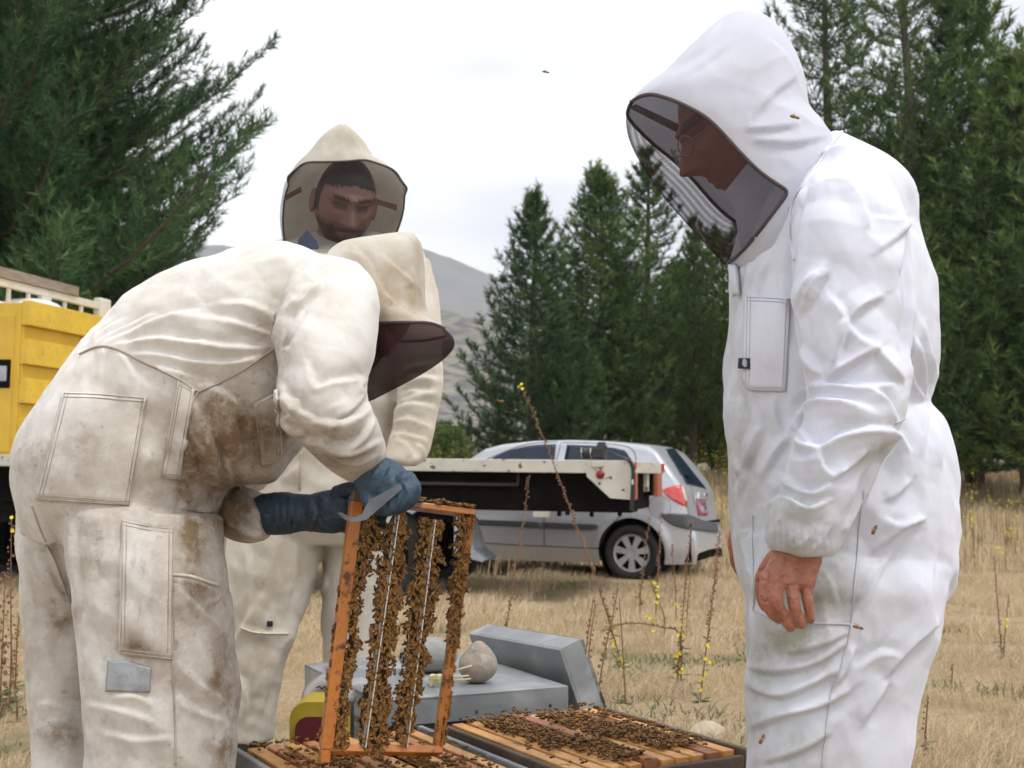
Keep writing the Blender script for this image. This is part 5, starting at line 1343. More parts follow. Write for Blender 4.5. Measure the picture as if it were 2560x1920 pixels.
MB().prism([at(x, y, 1.99) for x, y in [(1572, 268), (1590, 260), (1700, 312), (1694, 330)]], (0, .004, 0)).build('veil_stiffener', pmat('stiffener', (.16, .14, .14), rough=.8), pr)
V, Q = hand_mesh([[(1934, 1335, 2052, 1350, 1.735, .024), (1930, 1380, 2056, 1396, 1.730, .023), (1914, 1420, 2046, 1432, 1.725, .020), (1903, 1448, 2038, 1464, 1.720, .016), (1908, 1462, 2032, 1476, 1.720, .010)]],
    [([(1916, 1440, 1.718), (1913, 1495, 1.715), (1928, 1530, 1.722), (1948, 1548, 1.735)], .0096, .0074), ([(1946, 1446, 1.714), (1942, 1500, 1.706), (1958, 1540, 1.712), (1976, 1568, 1.725)], .0100, .0076),
     ([(1982, 1456, 1.714), (1984, 1505, 1.708), (1994, 1540, 1.714), (2003, 1560, 1.722)], .0096, .0074), ([(2014, 1460, 1.718), (2019, 1500, 1.714), (2024, 1530, 1.718), (2027, 1548, 1.724)], .0088, .0066),
     ([(1936, 1395, 1.750), (1908, 1440, 1.770), (1906, 1490, 1.780), (1914, 1515, 1.780)], .0125, .009)], .0021)
P = proj(V); N = vnormals(V, Q); hf = fold_field(P, [([(1918, 1432), (1918, 1450)], 14, .003), ([(1947, 1436), (1947, 1455)], 14, .004), ([(1982, 1446), (1982, 1462)], 14, .004), ([(2013, 1450), (2013, 1466)], 13, .003), ([(1965, 1380), (1950, 1430)], 7, .002), ([(1990, 1385), (1984, 1440)], 7, .002)])
V = V + N * hf[:, None]
link('hand', new_mesh('hand', V, Q, True), M_HAND, pr)['label'] = 'bare left hand hanging beside the thigh'
V, Q = hand_mesh([[(1850, 1290, 1910, 1295, 2.22, .03), (1840, 1330, 1910, 1335, 2.22, .03), (1834, 1370, 1905, 1375, 2.22, .025)]], [([(1842, 1370, 2.2), (1838, 1400, 2.2), (1850, 1430, 2.2)], .012, .009), ([(1865, 1375, 2.2), (1865, 1420, 2.2), (1875, 1450, 2.2)], .012, .009), ([(1885, 1375, 2.22), (1890, 1425, 2.22)], .011, .009), ([(1900, 1375, 2.24), (1905, 1415, 2.24)], .010, .008), ([(1838, 1325, 2.2), (1832, 1365, 2.19), (1840, 1395, 2.19)], .011, .009)])
link('hand', new_mesh('hand', V, Q, True), M_HAND, pr)
boot(pr, .46 * 1.9 / 1.9 + .02, 1.9, 180); boot(pr, .52, 2.12, 180)

# ---------- the beekeeper bending over the hive on the left
pl = thing('person', 'person in dirty cream bee suit bending over the hive, holding a comb frame', 'person', (-.8, 2.3, gzf(-.8, 2.3)), 'beekeepers around the open hive')
mb = MB()
mb.add(*loft([(74, 1330, 470, 1400, 2.27, .14), (55, 1210, 520, 1330, 2.27, .19), (64, 1105, 545, 1260, 2.27, .20), (126, 1000, 560, 1225, 2.27, .20), (219, 866, 600, 1215, 2.27, .19), (282, 797, 680, 1200, 2.27, .19), (354, 728, 745, 1118, 2.28, .20),
    (476, 668, 810, 1000, 2.29, .21), (651, 623, 870, 900, 2.30, .21), (746, 620, 900, 840, 2.30, .19), (821, 648, 915, 780, 2.31, .11)]))
mb.add(*loft([(132, 1200, 545, 1300, 2.2, .12), (164, 1330, 553, 1370, 2.18, .125), (190, 1480, 566, 1480, 2.17, .125), (200, 1590, 580, 1600, 2.17, .12), (206, 1740, 590, 1730, 2.17, .118), (217, 1850, 590, 1830, 2.17, .115), (224, 1920, 580, 1920, 2.17, .112), (249, 2200, 545, 2200, 2.17, .1), (264, 2420, 520, 2420, 2.17, .085)]))
mb.add(*loft([(56, 1230, 400, 1300, 2.34, .12), (58, 1320, 330, 1360, 2.36, .12), (66, 1446, 300, 1480, 2.36, .118), (78, 1620, 290, 1650, 2.36, .115), (89, 1740, 280, 1750, 2.36, .112), (101, 1920, 285, 1920, 2.36, .11), (124, 2120, 275, 2120, 2.36, .095), (139, 2290, 270, 2290, 2.36, .08)]))
# near arm with the sleeve pushed into deep folds at the elbow
mb.add(*loft([(742, 665, 905, 660, 2.2, .10), (712, 745, 940, 715, 2.13, .105), (695, 850, 944, 800, 2.08, .105), (700, 920, 938, 885, 2.06, .10), (706, 1000, 914, 955, 2.05, .097), (722, 1072, 920, 1010, 2.04, .095), (762, 1112, 948, 1070, 2.05, .09), (812, 1160, 962, 1118, 2.07, .078), (868, 1200, 966, 1145, 2.09, .062), (895, 1212, 962, 1152, 2.10, .045)]))
# far arm
mb.add(*loft([(640, 820, 840, 900, 2.46, .1), (540, 1050, 720, 1120, 2.46, .095), (505, 1200, 650, 1220, 2.42, .085), (555, 1322, 610, 1215, 2.36, .075), (610, 1350, 640, 1230, 2.32, .068), (668, 1345, 676, 1240, 2.29, .056)]))
S5 = lambda L: [(x / 2.592, 560 + y / 2.592) for x, y in L]
S6 = lambda L: [(x / 2.304, 1200 + y / 2.304) for x, y in L]
S7 = lambda L: [(500 + x / 2.765, 900 + y / 2.765) for x, y in L]
S4 = lambda L: [(600 + x / 2.183, 260 + y / 2.183) for x, y in L]
FL = [(S5([(640, 790), (800, 690), (1000, 590)]), 13, .007), (S5([(700, 790), (880, 700), (1100, 600), (1300, 560)]), 14, .008), (S5([(760, 800), (1000, 750), (1250, 770), (1500, 800), (1780, 800)]), 15, .013), (S5([(860, 850), (1050, 850), (1250, 890), (1500, 900), (1700, 860)]), 13, .010),
      (S5([(1000, 930), (1150, 960), (1330, 1010)]), 10, .006), (S5([(1100, 600), (1400, 620), (1700, 700), (1800, 760)]), 22, .009), (S5([(560, 800), (660, 720), (800, 620)]), 12, .006), (S5([(1400, 520), (1650, 540), (1830, 640)]), 22, .008), (S5([(780, 840), (840, 920), (880, 1010)]), 10, .005), (S5([(690, 830), (660, 920), (640, 1010)]), 10, .005), (S5([(620, 830), (570, 920), (520, 1010)]), 11, .005),
      (S5([(1940, 490), (1860, 570), (1800, 740), (1790, 800)]), 17, .014), (S5([(1960, 540), (1880, 680), (1810, 800)]), 10, .008), (S4([(350, 930), (430, 990), (380, 1040), (290, 1120)]), 15, .010), (S4([(440, 870), (520, 880), (640, 900)]), 16, .006),
      (S5([(1260, 1160), (1320, 1300), (1400, 1480), (1430, 1560)]), 18, .014), (S5([(1180, 1380), (1230, 1500), (1290, 1620)]), 16, .012), (S5([(1330, 1050), (1500, 1130), (1600, 1260)]), 22, .010), (S5([(1450, 1150), (1520, 1350), (1600, 1500)]), 24, .010),
      (S7([(740, 30), (800, 200), (900, 170), (1130, 130)]), 16, .010), (S7([(1140, 130), (1090, 200), (1150, 250)]), 12, .010), (S7([(560, 150), (640, 300), (700, 360), (830, 430)]), 14, .010), (S7([(820, 430), (950, 440), (1100, 380), (1180, 300)]), 16, .016), (S7([(860, 530), (960, 590), (1080, 560), (1190, 420)]), 15, .015), (S7([(700, 560), (850, 560), (1000, 620), (1250, 560)]), 16, .010),
      (S7([(590, 400), (640, 470), (720, 520)]), 13, .010), (S7([(600, 260), (680, 300), (660, 380)]), 12, .010), (S7([(900, 620), (1050, 700), (1200, 660)]), 13, .008), (S7([(1130, 250), (1050, 340), (940, 400)]), 13, .010), (S7([(560, 330), (600, 400), (650, 380)]), 9, .009),
      (S6([(820, 180), (870, 250), (900, 260)]), 10, .008), (S6([(1010, 620), (1150, 760), (1290, 900)]), 18, .013), (S6([(1000, 570), (1140, 600), (1250, 660), (1200, 730)]), 13, .008), (S6([(1020, 1060), (1150, 1180), (1300, 1300)]), 20, .010), (S6([(1010, 1230), (1100, 1320), (1280, 1390)]), 18, .009), (S6([(720, 420), (800, 560), (900, 660)]), 17, .006),
      (S6([(740, 730), (820, 830), (960, 890)]), 14, .005), (S6([(640, 1250), (760, 1240), (880, 1290)]), 14, .005), (S6([(500, 1300), (700, 1330), (900, 1400)]), 18, .005), (S6([(560, 1450), (800, 1500), (1000, 1480)]), 18, .005), (S6([(190, 150), (300, 400), (420, 760)]), 16, .008), (S6([(400, 200), (425, 500), (440, 800)]), 16, .009), (S6([(110, 300), (160, 420), (230, 600)]), 14, .006),
      (S6([(130, 400), (190, 620), (210, 800)]), 13, .005), (S6([(260, 480), (340, 640), (410, 740)]), 14, .007), (S6([(1040, 120), (1120, 180), (1240, 140)]), 14, .008), (S6([(1310, 360), (1330, 600), (1300, 900)]), 14, .005), (S6([(200, 1300), (300, 1290), (440, 1330)]), 15, .005), (S6([(210, 1440), (330, 1400), (460, 1440)]), 17, .005),
      (S7([(20, 500), (110, 640), (140, 780), (210, 1060)]), 16, .012), (S7([(140, 680), (220, 760), (210, 900)]), 14, .010), (S7([(170, 1050), (260, 1150), (420, 1220)]), 13, .010), (S7([(330, 900), (380, 1050), (420, 1180)]), 12, .007)]
DL = [(600, 1090, 160, 150, 1.0), (520, 1130, 140, 150, 1.0), (560, 1290, 110, 60, 1.1), (470, 1200, 60, 180, .85), (540, 960, 150, 60, .5), (690, 900, 60, 160, .75), (650, 820, 120, 40, .35), (830, 1150, 130, 70, .62), (780, 1090, 90, 60, .55), (900, 1130, 70, 60, .5), (740, 1000, 60, 60, .35),  # grime on belly, thighs and sleeves, with underside shade painted in
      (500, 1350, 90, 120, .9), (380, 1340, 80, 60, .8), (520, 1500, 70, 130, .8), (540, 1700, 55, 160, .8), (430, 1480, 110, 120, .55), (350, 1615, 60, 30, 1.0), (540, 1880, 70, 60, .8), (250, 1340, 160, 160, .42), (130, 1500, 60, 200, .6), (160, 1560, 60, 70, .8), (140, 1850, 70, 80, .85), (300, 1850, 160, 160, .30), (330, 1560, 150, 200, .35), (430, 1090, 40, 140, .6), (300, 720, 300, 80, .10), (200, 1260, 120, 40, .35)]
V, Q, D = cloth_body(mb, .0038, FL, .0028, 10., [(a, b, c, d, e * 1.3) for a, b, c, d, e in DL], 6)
py_ = proj(V)[:, 1]; D = np.maximum(D, np.clip((py_ - 880) / 500, 0.05, .42) * np.clip(.9 + .7 * fbm(V * 8, 3), .35, 1.4))  # suit darkens downwards: grime plus body shade put into the colour
me = new_mesh('bee_suit', V, Q, True); dirt_shade_attr(me, D)
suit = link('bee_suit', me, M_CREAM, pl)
bl = bvh_of(V, Q)
seam(suit, bl, S5([(520, 845), (640, 795), (760, 812), (940, 900), (1150, 1000), (1290, 1088)]), .0024, M_SEAM_C, 'waist_seam')
seam(suit, bl, S5([(1285, 1090), (1400, 1040), (1600, 930), (1780, 800)]), .0020, M_SEAM_C, 'side_seam')
seam(suit, bl, S5([(1285, 1090), (1220, 1200), (1150, 1350), (1170, 1500), (1160, 1650)]), .0020, M_SEAM_C, 'side_seam')
seam(suit, bl, S6([(1010, 100), (1000, 300), (980, 560), (1000, 800), (995, 1080), (1005, 1300), (1012, 1640)]), .0017, M_SEAM_C, 'leg_seam')
seam(suit, bl, S6([(185, 150), (240, 300), (330, 500), (410, 740)]), .0018, M_SEAM_C, 'seat_seam')
stitched(suit, bl, S5([(415, 1092), (650, 1100), (955, 1125)]), S6([(215, 112), (480, 130), (745, 150)]), M_CREAM, 'back_pocket', .003, .005, (M_SEAM_C, [(120, 1240, 40, 20, .4), (320, 1200, 40, 90, .35)]), 7)
stitched(suit, bl, S6([(705, 232), (850, 262), (1000, 278)]), S6([(690, 998), (850, 1018), (990, 1035)]), M_CREAM, 'thigh_pocket', .006, .006, (M_SEAM_C, [(380, 1310, 70, 12, 1.), (390, 1370, 40, 60, .6), (350, 1615, 50, 30, 1.1), (390, 1500, 50, 40, .6)]), 7)
stitched(suit, bl, S5([(1160, 1015), (1265, 1075)]), S5([(1045, 1640), (1165, 1650)]), M_CREAM, 'side_vent', .0, .005, (M_SEAM_C, [(420, 1120, 40, 40, .8), (410, 1190, 40, 40, .5)]), 5, 8, 20)
stitched(suit, bl, S7([(370, 300), (450, 255), (545, 205)]), S7([(425, 725), (500, 715), (560, 660)]), M_CREAM, 'chest_pocket', .004, .006, (M_SEAM_C, [(640, 1080, 70, 90, 1.2)]), 6)
seam(suit, bl, S6([(985, 545), (1100, 555), (1200, 590), (1260, 605)]), .0030, M_STITCH, 'knee_seam')
stitched(suit, bl, S6([(625, 1036), (740, 1042), (872, 1080)]), S6([(615, 1215), (740, 1218), (865, 1222)]), M_TAPE, 'tape_patch', .0, .0045)['label'] = 'square of grey tape'
MVL = veil_mat('veil_mesh_dark', (.06, .032, .034), .22)
HL = [[(985, 588, 1035, 586, 2.34, .03), (930, 600, 1052, 606, 2.34, .07), (840, 624, 1059, 640, 2.34, .11), (800, 690, 1063, 700, 2.34, .13), (800, 750, 1064, 750, 2.34, .14), (830, 790, 1074, 792, 2.34, .15), (905, 815, 1105, 818, 2.34, .155), (910, 850, 1137, 852, 2.34, .155), (914, 885, 1115, 888, 2.34, .15), (918, 930, 1050, 932, 2.34, .13), (915, 985, 950, 986, 2.34, .07), (912, 1004, 922, 1004, 2.34, .02)]]
FHL = [(S4([(600, 770), (680, 850), (720, 960)]), 12, .008), (S4([(560, 800), (640, 830), (720, 900)]), 9, .006), (S4([(890, 710), (930, 780), (950, 900), (990, 1050)]), 11, .008), (S4([(930, 900), (960, 1000), (1010, 1110)]), 11, .007), (S4([(740, 960), (800, 1060), (880, 1130)]), 14, .007), (S4([(770, 830), (900, 950), (930, 1000)]), 16, .006), (S4([(800, 1050), (900, 1140), (1030, 1180)]), 13, .005)]
VPL = [(880, 808), (930, 808), (985, 806), (1040, 806), (1075, 808), (1108, 820), (1160, 852), (1130, 900), (1018, 970), (930, 1020), (880, 1020)]
make_hood(pl, HL, VPL, 2.34, False, M_CREAM_H, MVL, FHL, [(985, 680, 60, 45, .75), (1030, 740, 30, 80, .8), (965, 735, 60, 50, .7), (1045, 640, 20, 50, .7), (900, 650, 40, 30, .4), (1000, 790, 80, 14, .4)], .005, 'dark mesh veil hanging from the tilted hood')
def hair_shade_d(x, y, z, b):
    n = .006 * mnoise.noise(Vector((x, y, z)) * 160); ax = abs(x)
    top = z + n > .066 - .02 * ax / .08 and True
    if top or (b < -.05 and z > -.06) or (b < .35 and z > -.02 and ax > .058): return 1.
    if b > 0 and abs(z - (.033 - .10 * (.03 - ax)) + n * .4) < .0045 and .012 < ax < .05: return .85
    if b > 0 and abs(z - .012) < .008 and .014 < ax < .046: return .55  # not hair: eye sockets darkened by colour, shade under the brow painted in
    lips = abs(z + .061) < .006 and ax < .020
    if not lips and (z + n < -.068 or (z + n < -.040 and ax > .034) or (abs(z + .047) < .006 and ax < .034) or (z < -.045 and ax > .024)): return .82
    if b > 0 and z < -.03: return .35
    return 0.
add_head(pl, at(905, 800, 2.34), 88, 70, 0, M_SKIN_DARKHAIR, hair_shade_d, .86)
# gloves
V, Q = hand_mesh([[(880, 1205, 962, 1142, 2.09, .046), (893, 1222, 985, 1152, 2.09, .048), (908, 1240, 1014, 1172, 2.085, .047), (925, 1256, 1032, 1202, 2.08, .045), (945, 1270, 1034, 1232, 2.08, .040), (968, 1276, 1024, 1254, 2.08, .03)]],
    [([(1020, 1195, 2.05), (1036, 1225, 2.045), (1018, 1258, 2.05), (990, 1268, 2.07)], .0135, .0115), ([(1005, 1205, 2.045), (1018, 1240, 2.035), (998, 1268, 2.045), (972, 1272, 2.07)], .0135, .0115), ([(985, 1215, 2.045), (995, 1250, 2.035), (975, 1274, 2.045), (955, 1274, 2.07)], .013, .011),
     ([(962, 1225, 2.05), (970, 1255, 2.04), (952, 1274, 2.05), (938, 1268, 2.07)], .012, .010), ([(915, 1225, 2.07), (925, 1255, 2.05), (945, 1268, 2.045), (962, 1262, 2.04)], .0135, .011)], .003)
N = vnormals(V, Q); V = V + N * (fold_field(proj(V), [([(920, 1235), (965, 1190), (975, 1165)], 9, .004), ([(900, 1220), (930, 1190), (960, 1150)], 9, .003), ([(1000, 1170), (1020, 1200)], 10, .003), ([(984, 1220), (992, 1245), (985, 1268)], 5, -.006), ([(1004, 1208), (1014, 1236), (1006, 1262)], 5, -.006), ([(966, 1232), (972, 1252), (966, 1270)], 5, -.005), ([(925, 1215), (960, 1200), (990, 1180)], 7, .003)]) + .0012 * perlin(V * 60))[:, None]
link('glove', new_mesh('glove', V, Q, True), M_NAVY, pl)['label'] = 'blue rubber glove gripping the hive tool'
V, Q = hand_mesh([[(640, 1238, 640, 1340, 2.31, .052), (672, 1232, 672, 1338, 2.29, .052), (715, 1230, 715, 1336, 2.27, .048), (765, 1236, 765, 1328, 2.25, .042), (800, 1228, 800, 1332, 2.235, .042), (840, 1222, 838, 1334, 2.22, .040), (868, 1224, 866, 1326, 2.21, .034), (885, 1236, 882, 1312, 2.205, .022)]],
    [([(868, 1300, 2.22), (905, 1312, 2.205), (930, 1335, 2.185), (938, 1346, 2.17)], .0135, .011), ([(872, 1275, 2.215), (915, 1282, 2.20), (944, 1298, 2.175), (952, 1312, 2.16)], .0135, .0115), ([(876, 1255, 2.215), (915, 1258, 2.20), (948, 1270, 2.18), (955, 1285, 2.165)], .0135, .011), ([(866, 1318, 2.22), (900, 1338, 2.20), (915, 1358, 2.18)], .012, .010), ([(845, 1232, 2.20), (875, 1222, 2.16), (905, 1228, 2.13), (922, 1240, 2.125)], .014, .011)], .003)
N = vnormals(V, Q); V = V + N * (fold_field(proj(V), [([(690, 1235), (692, 1335)], 6, .004), ([(708, 1235), (710, 1335)], 6, .003), ([(725, 1235), (728, 1335)], 6, .004), ([(770, 1240), (790, 1290), (780, 1325)], 9, .006), ([(800, 1240), (830, 1262), (860, 1262)], 8, .003), ([(810, 1300), (840, 1290), (870, 1296)], 8, .003)]) + .0012 * perlin(V * 60))[:, None]
link('glove', new_mesh('glove', V, Q, True), M_NAVY2, pl)['label'] = 'dark glove holding the side bar of the frame'
boot(pl, -.66, 2.17, 10); boot(pl, -.86, 2.36, 10)

# ---------- the beekeeper behind
pm = thing('person', 'bearded person in cream bee suit standing behind the bent beekeeper', 'person', (-.55, 3.58, gzf(-.55, 3.58)), 'beekeepers around the open hive')
mb = MB()
mb.add(*loft([(780, 585, 950, 585, 3.70, .06), (690, 604, 1010, 604, 3.69, .09), (610, 634, 1060, 634, 3.66, .13), (585, 690, 1075, 690, 3.60, .19), (580, 780, 1080, 780, 3.58, .20), (600, 900, 1060, 900, 3.58, .20), (640, 1050, 1025, 1050, 3.58, .19), (612, 1180, 1000, 1180, 3.58, .19), (580, 1290, 985, 1290, 3.58, .185), (580, 1360, 968, 1360, 3.58, .14)]))
mb.add(*loft([(572, 1280, 815, 1280, 3.54, .12), (572, 1365, 806, 1365, 3.53, .12), (575, 1504, 770, 1504, 3.52, .11), (583, 1643, 718, 1643, 3.5, .095), (587, 1736, 695, 1736, 3.5, .088), (590, 1848, 680, 1848, 3.5, .08)]))
mb.add(*loft([(790, 1280, 978, 1280, 3.62, .12), (811, 1365, 965, 1365, 3.62, .12), (806, 1500, 958, 1500, 3.62, .11), (812, 1643, 948, 1643, 3.62, .10), (818, 1760, 935, 1760, 3.62, .09), (822, 1845, 928, 1845, 3.62, .085)]))
mb.add(*loft([(955, 650, 1075, 650, 3.52, .09), (975, 760, 1098, 760, 3.48, .09), (992, 880, 1104, 880, 3.45, .085), (996, 970, 1106, 962, 3.43, .082), (986, 1045, 1090, 1050, 3.40, .078), (975, 1095, 1078, 1110, 3.36, .07), (965, 1130, 1064, 1150, 3.32, .058), (955, 1150, 1040, 1168, 3.3, .045)]))
mb.add(*loft([(590, 650, 700, 650, 3.58, .09), (560, 800, 680, 800, 3.55, .085), (570, 980, 680, 980, 3.5, .08), (620, 1090, 700, 1150, 3.42, .065)]))
FM = [(S4([(870, 1490), (950, 1430), (1080, 1420)]), 11, .010), (S4([(880, 1560), (980, 1500), (1090, 1500)]), 11, .010), (S4([(870, 1620), (960, 1600), (1080, 1560)]), 11, .009), (S7([(1380, 170), (1480, 120), (1620, 140)]), 10, .010), (S7([(1370, 250), (1480, 220), (1620, 230)]), 10, .010), (S7([(1360, 340), (1480, 310), (1620, 330)]), 10, .011), (S7([(1350, 430), (1450, 420), (1600, 470)]), 11, .011), (S7([(1340, 520), (1420, 520), (1560, 560)]), 11, .011),
      (S7([(1360, 560), (1440, 600), (1460, 680)]), 10, .010), (S7([(1480, 580), (1540, 620), (1550, 680)]), 9, .008), (S6([(1340, 960), (1420, 820), (1520, 640)]), 12, .010), (S6([(1400, 840), (1500, 880), (1640, 880)]), 9, .007), (S6([(1420, 360), (1440, 560), (1420, 740)]), 13, .008), (S6([(1600, 350), (1560, 560), (1540, 740)]), 14, .008), (S6([(1360, 1100), (1420, 1250), (1400, 1400)]), 13, .009), (S6([(1620, 980), (1560, 1150), (1500, 1350)]), 13, .009), (S6([(1700, 360), (1690, 560), (1640, 780)]), 14, .010),
      (S7([(700, 620), (690, 760), (700, 900)]), 8, .005), (S7([(560, 830), (640, 780), (700, 700)]), 12, .008), (S7([(860, 1480), (880, 1560), (830, 1640)]), 10, .008)]
DM = [(680, 1230, 70, 120, .5), (640, 1540, 60, 130, .75), (650, 1640, 50, 90, .8), (1010, 1080, 70, 60, .6), (1080, 1020, 40, 130, .35), (730, 1100, 110, 60, .4), (690, 1430, 70, 60, .6), (900, 1200, 60, 60, .4), (620, 1760, 40, 60, .5)]
V, Q, D = cloth_body(mb, .0075, FM, .003, 10., DM, 6)
me = new_mesh('bee_suit', V, Q, True); dirt_shade_attr(me, D)
suit = link('bee_suit', me, M_CREAM2, pm); bm_ = bvh_of(V, Q)
seam(suit, bm_, S7([(700, 640), (690, 800), (690, 900)]), .0035, M_SEAM_C, 'zip_line')
seam(suit, bm_, S6([(1390, 850), (1480, 880), (1660, 885)]), .003, M_STITCH, 'knee_seam')
patch(bm_, S6([(1538, 812), (1570, 812)]), S6([(1538, 842), (1570, 842)]), 6, 6, .004, .003).build('burn_hole', M_BLACKTAG, suit)['label'] = 'small dark hole in the trouser leg'
MVC = veil_mat('veil_mesh_grey', (.04, .03, .033), .64)
HM = [[(846, 312, 866, 312, 3.58, .012), (828, 328, 892, 334, 3.58, .05), (800, 354, 914, 358, 3.58, .085), (772, 392, 938, 396, 3.58, .115), (742, 420, 975, 420, 3.58, .13), (716, 462, 1004, 456, 3.58, .14), (705, 510, 1011, 494, 3.58, .14), (702, 555, 1004, 542, 3.58, .14), (709, 612, 984, 596, 3.58, .13), (722, 655, 962, 650, 3.58, .12)]]
VPM = [(735, 428), (765, 407), (820, 405), (870, 403), (911, 400), (945, 409), (985, 426), (1004, 452), (1030, 494), (1020, 545), (1000, 600), (960, 670), (720, 670), (690, 610), (680, 540), (695, 470)]
make_hood(pm, HM, VPM, 3.58, True, M_CREAM2_H, MVC, [(S4([(540, 110), (600, 180), (680, 290)]), 10, .010), (S4([(520, 130), (470, 200), (440, 290)]), 10, .006), (S4([(640, 180), (690, 240), (700, 300)]), 8, .007), (S4([(560, 130), (560, 220), (550, 300)]), 10, .005)], [(880, 340, 30, 30, .5)], .005, 'grey mesh veil with dark rim', None, .004)
hd, hp = add_head(pm, at(862, 510, 3.575), 20, 27, -4, M_SKIN_DARKHAIR, hair_shade_d, 1.2)
hd['label'] = 'bearded frowning face behind the veil'
cl = MB(); cl.prism([at(x, y, 3.50) for x, y in [(745, 600), (768, 575), (790, 600), (800, 640), (745, 640)]], (0, .02, 0)); cl.build('shirt_collar', pmat('blue_shirt', (.10, .14, .23), rough=.9), pm)
for pts in ([(712, 488), (752, 466), (754, 478), (713, 500)], [(934, 495), (992, 512), (992, 526), (932, 508)]):
    MB().prism([at(x, y, 3.52) for x, y in pts], (0, .006, 0)).build('veil_strap', pmat('brown_strap', (.14, .07, .05), rough=.85), pm)
boot(pm, (635 - 1280) / 3000 * 3.5, 3.5, -60); boot(pm, (880 - 1280) / 3000 * 3.62, 3.62, -60)
# ------------------------------------------------------------------ bees
def bee_template(seed):
    rs = np.random.RandomState(seed); V, Fc, T = [], [], []
    def lath(prof, n, bend=0):
        n0 = len(V)
        for r_, x, t in prof:
            for k in range(n):
                a = 2 * math.pi * k / n; V.append((x, r_ * math.cos(a), r_ * .9 * math.sin(a) - bend * x * x)); T.append(t)
        for i in range(len(prof) - 1):
            for k in range(n): Fc.append((n0 + i * n + k, n0 + i * n + (k + 1) % n, n0 + (i + 1) * n + (k + 1) % n, n0 + (i + 1) * n + k))
    lath([(.0004, -.0075, .0), (.0014, -.0065, .05), (.0021, -.0050, .75), (.0024, -.0040, .2), (.0025, -.0028, .85), (.0023, -.0015, .3), (.0016, -.0002, .8), (.0008, .0004, .2)], 6, 14)
    lath([(.0008, .0002, .35), (.0020, .0012, .5), (.0021, .0024, .45), (.0012, .0036, .3)], 6)
    lath([(.0010, .0036, .1), (.0014, .0044, .08), (.0006, .0054, .05)], 5)
    for s in (-1, 1):
        n0 = len(V); w = rs.uniform(.4, .9)
        V.extend([(.001, s * .001, .0019), (-.0035, s * .0022 * w, .0029), (-.0078, s * .0034 * w, .0026), (-.0060, s * .0008, .0030)]); T.extend([1.0] * 4); Fc.append((n0, n0 + 1, n0 + 2, n0 + 3))
        for lx in (-.0005, .0015, .003):
            n0 = len(V); V.extend([(lx, s * .0012, -.001), (lx + .0006, s * .0012, -.001), (lx - .001, s * .0045, -.0022)]); T.extend([.1] * 3); Fc.append((n0, n0 + 1, n0 + 2))
    return np.array(V), Fc, np.array(T)
M_BEE = tone_mat('bee', [(.018, .010, .006), (.085, .043, .016), (.24, .115, .03), (.42, .21, .05), (.17, .095, .04)], .5, 0)
BT = [bee_template(k) for k in range(3)]; BMESH = []
for v, f, t in BT:
    me = new_mesh('bee', [tuple(p) for p in v], f, True); a = me.attributes.new('tone', 'FLOAT', 'POINT'); a.data.foreach_set('value', t.astype(np.float32)); me.materials.append(M_BEE); BMESH.append(me)
def frame_from(fwd, up):
    fwd = Vector(fwd).normalized(); up = Vector(up); up = (up - fwd * up.dot(fwd)); up = up.normalized() if up.length > 1e-4 else fwd.orthogonal().normalized(); s = up.cross(fwd)
    return Matrix(((fwd.x, s.x, up.x), (fwd.y, s.y, up.y), (fwd.z, s.z, up.z)))
rb = random.Random(5); spots = []
def put(p, fwd, up, sc, kind): spots.append((Vector(p), frame_from(fwd, up), sc, kind))
for ci, (vs, lo, hi) in enumerate(COLS):
    area = sum(hi[k] - lo[k] for k in range(len(vs))) / len(vs) * FW * (vs[-1] - vs[0]) * FHt
    for side in (1, -1):
        n = int(area / 2.3e-5 * (1.0 if side == 1 else .55))
        for k in range(n):
            v = rb.uniform(vs[0], vs[-1]); a, b = np.interp(v, vs, lo), np.interp(v, vs, hi); e = rb.uniform(0, 1); wob = .022 * math.sin(v * 47 + ci * 2) + .012 * math.sin(v * 111 + ci)
            u = a + (b - a) * e + (wob if e > .5 else -wob * .7) * abs(e - .5) * 2
            th = .007 + .013 * math.sin(math.pi * min(max(e, .04), .96)) ** .6 * rb.uniform(.5, 1.0)
            fw = fv * -math.cos(t_ := rb.gauss(0, .75)) + fu * math.sin(t_); up = fn * side + fu * ((e - .5) * 1.6) + Vector((rb.gauss(0, .25), rb.gauss(0, .25), rb.gauss(0, .25)))
            put(FPt(u, v, side * th), fw, up, rb.uniform(.85, 1.08), 'frame')
for k in range(46): # along the upper bar and the right bar
    u = rb.uniform(.45, 1.03); put(FPt(u, .012) - fv * (.009 + rb.uniform(0, .006)) + fn * rb.uniform(-.01, .016), fu * rb.choice((-1, 1)) + fv * rb.gauss(0, .3), -fv + fn * rb.uniform(-.2, .9), rb.uniform(.95, 1.15), 'frame')
for k in range(50):
    v = rb.uniform(.5, .97) ** 1.0; put(FPt(1, v, .0095) + fu * rb.choice((-.008, .009, 0.002)), fv * rb.choice((-1, 1)), fn + fu * rb.gauss(0, .8), rb.uniform(.9, 1.1), 'frame')
for k in range(16):
    v = rb.uniform(.3, .98); put(FPt(0, v, .0) - fu * .012 + fn * rb.uniform(-.008, .012), fv * rb.choice((-1, 1)), -fu, rb.uniform(.9, 1.1), 'frame')
def on_top(q, c0, c1, d0, d1, n, layer=.004):
    for k in range(n):
        c, d = rb.uniform(c0, c1), rb.uniform(d0, d1); a = rb.uniform(0, 6.28)
        put(q(c, d, ZT + .001 + rb.uniform(0, layer)), (math.cos(a), math.sin(a), rb.gauss(0, .15)), ZA + Vector((rb.gauss(0, .3), rb.gauss(0, .3), 0)), rb.uniform(.95, 1.2), 'top')
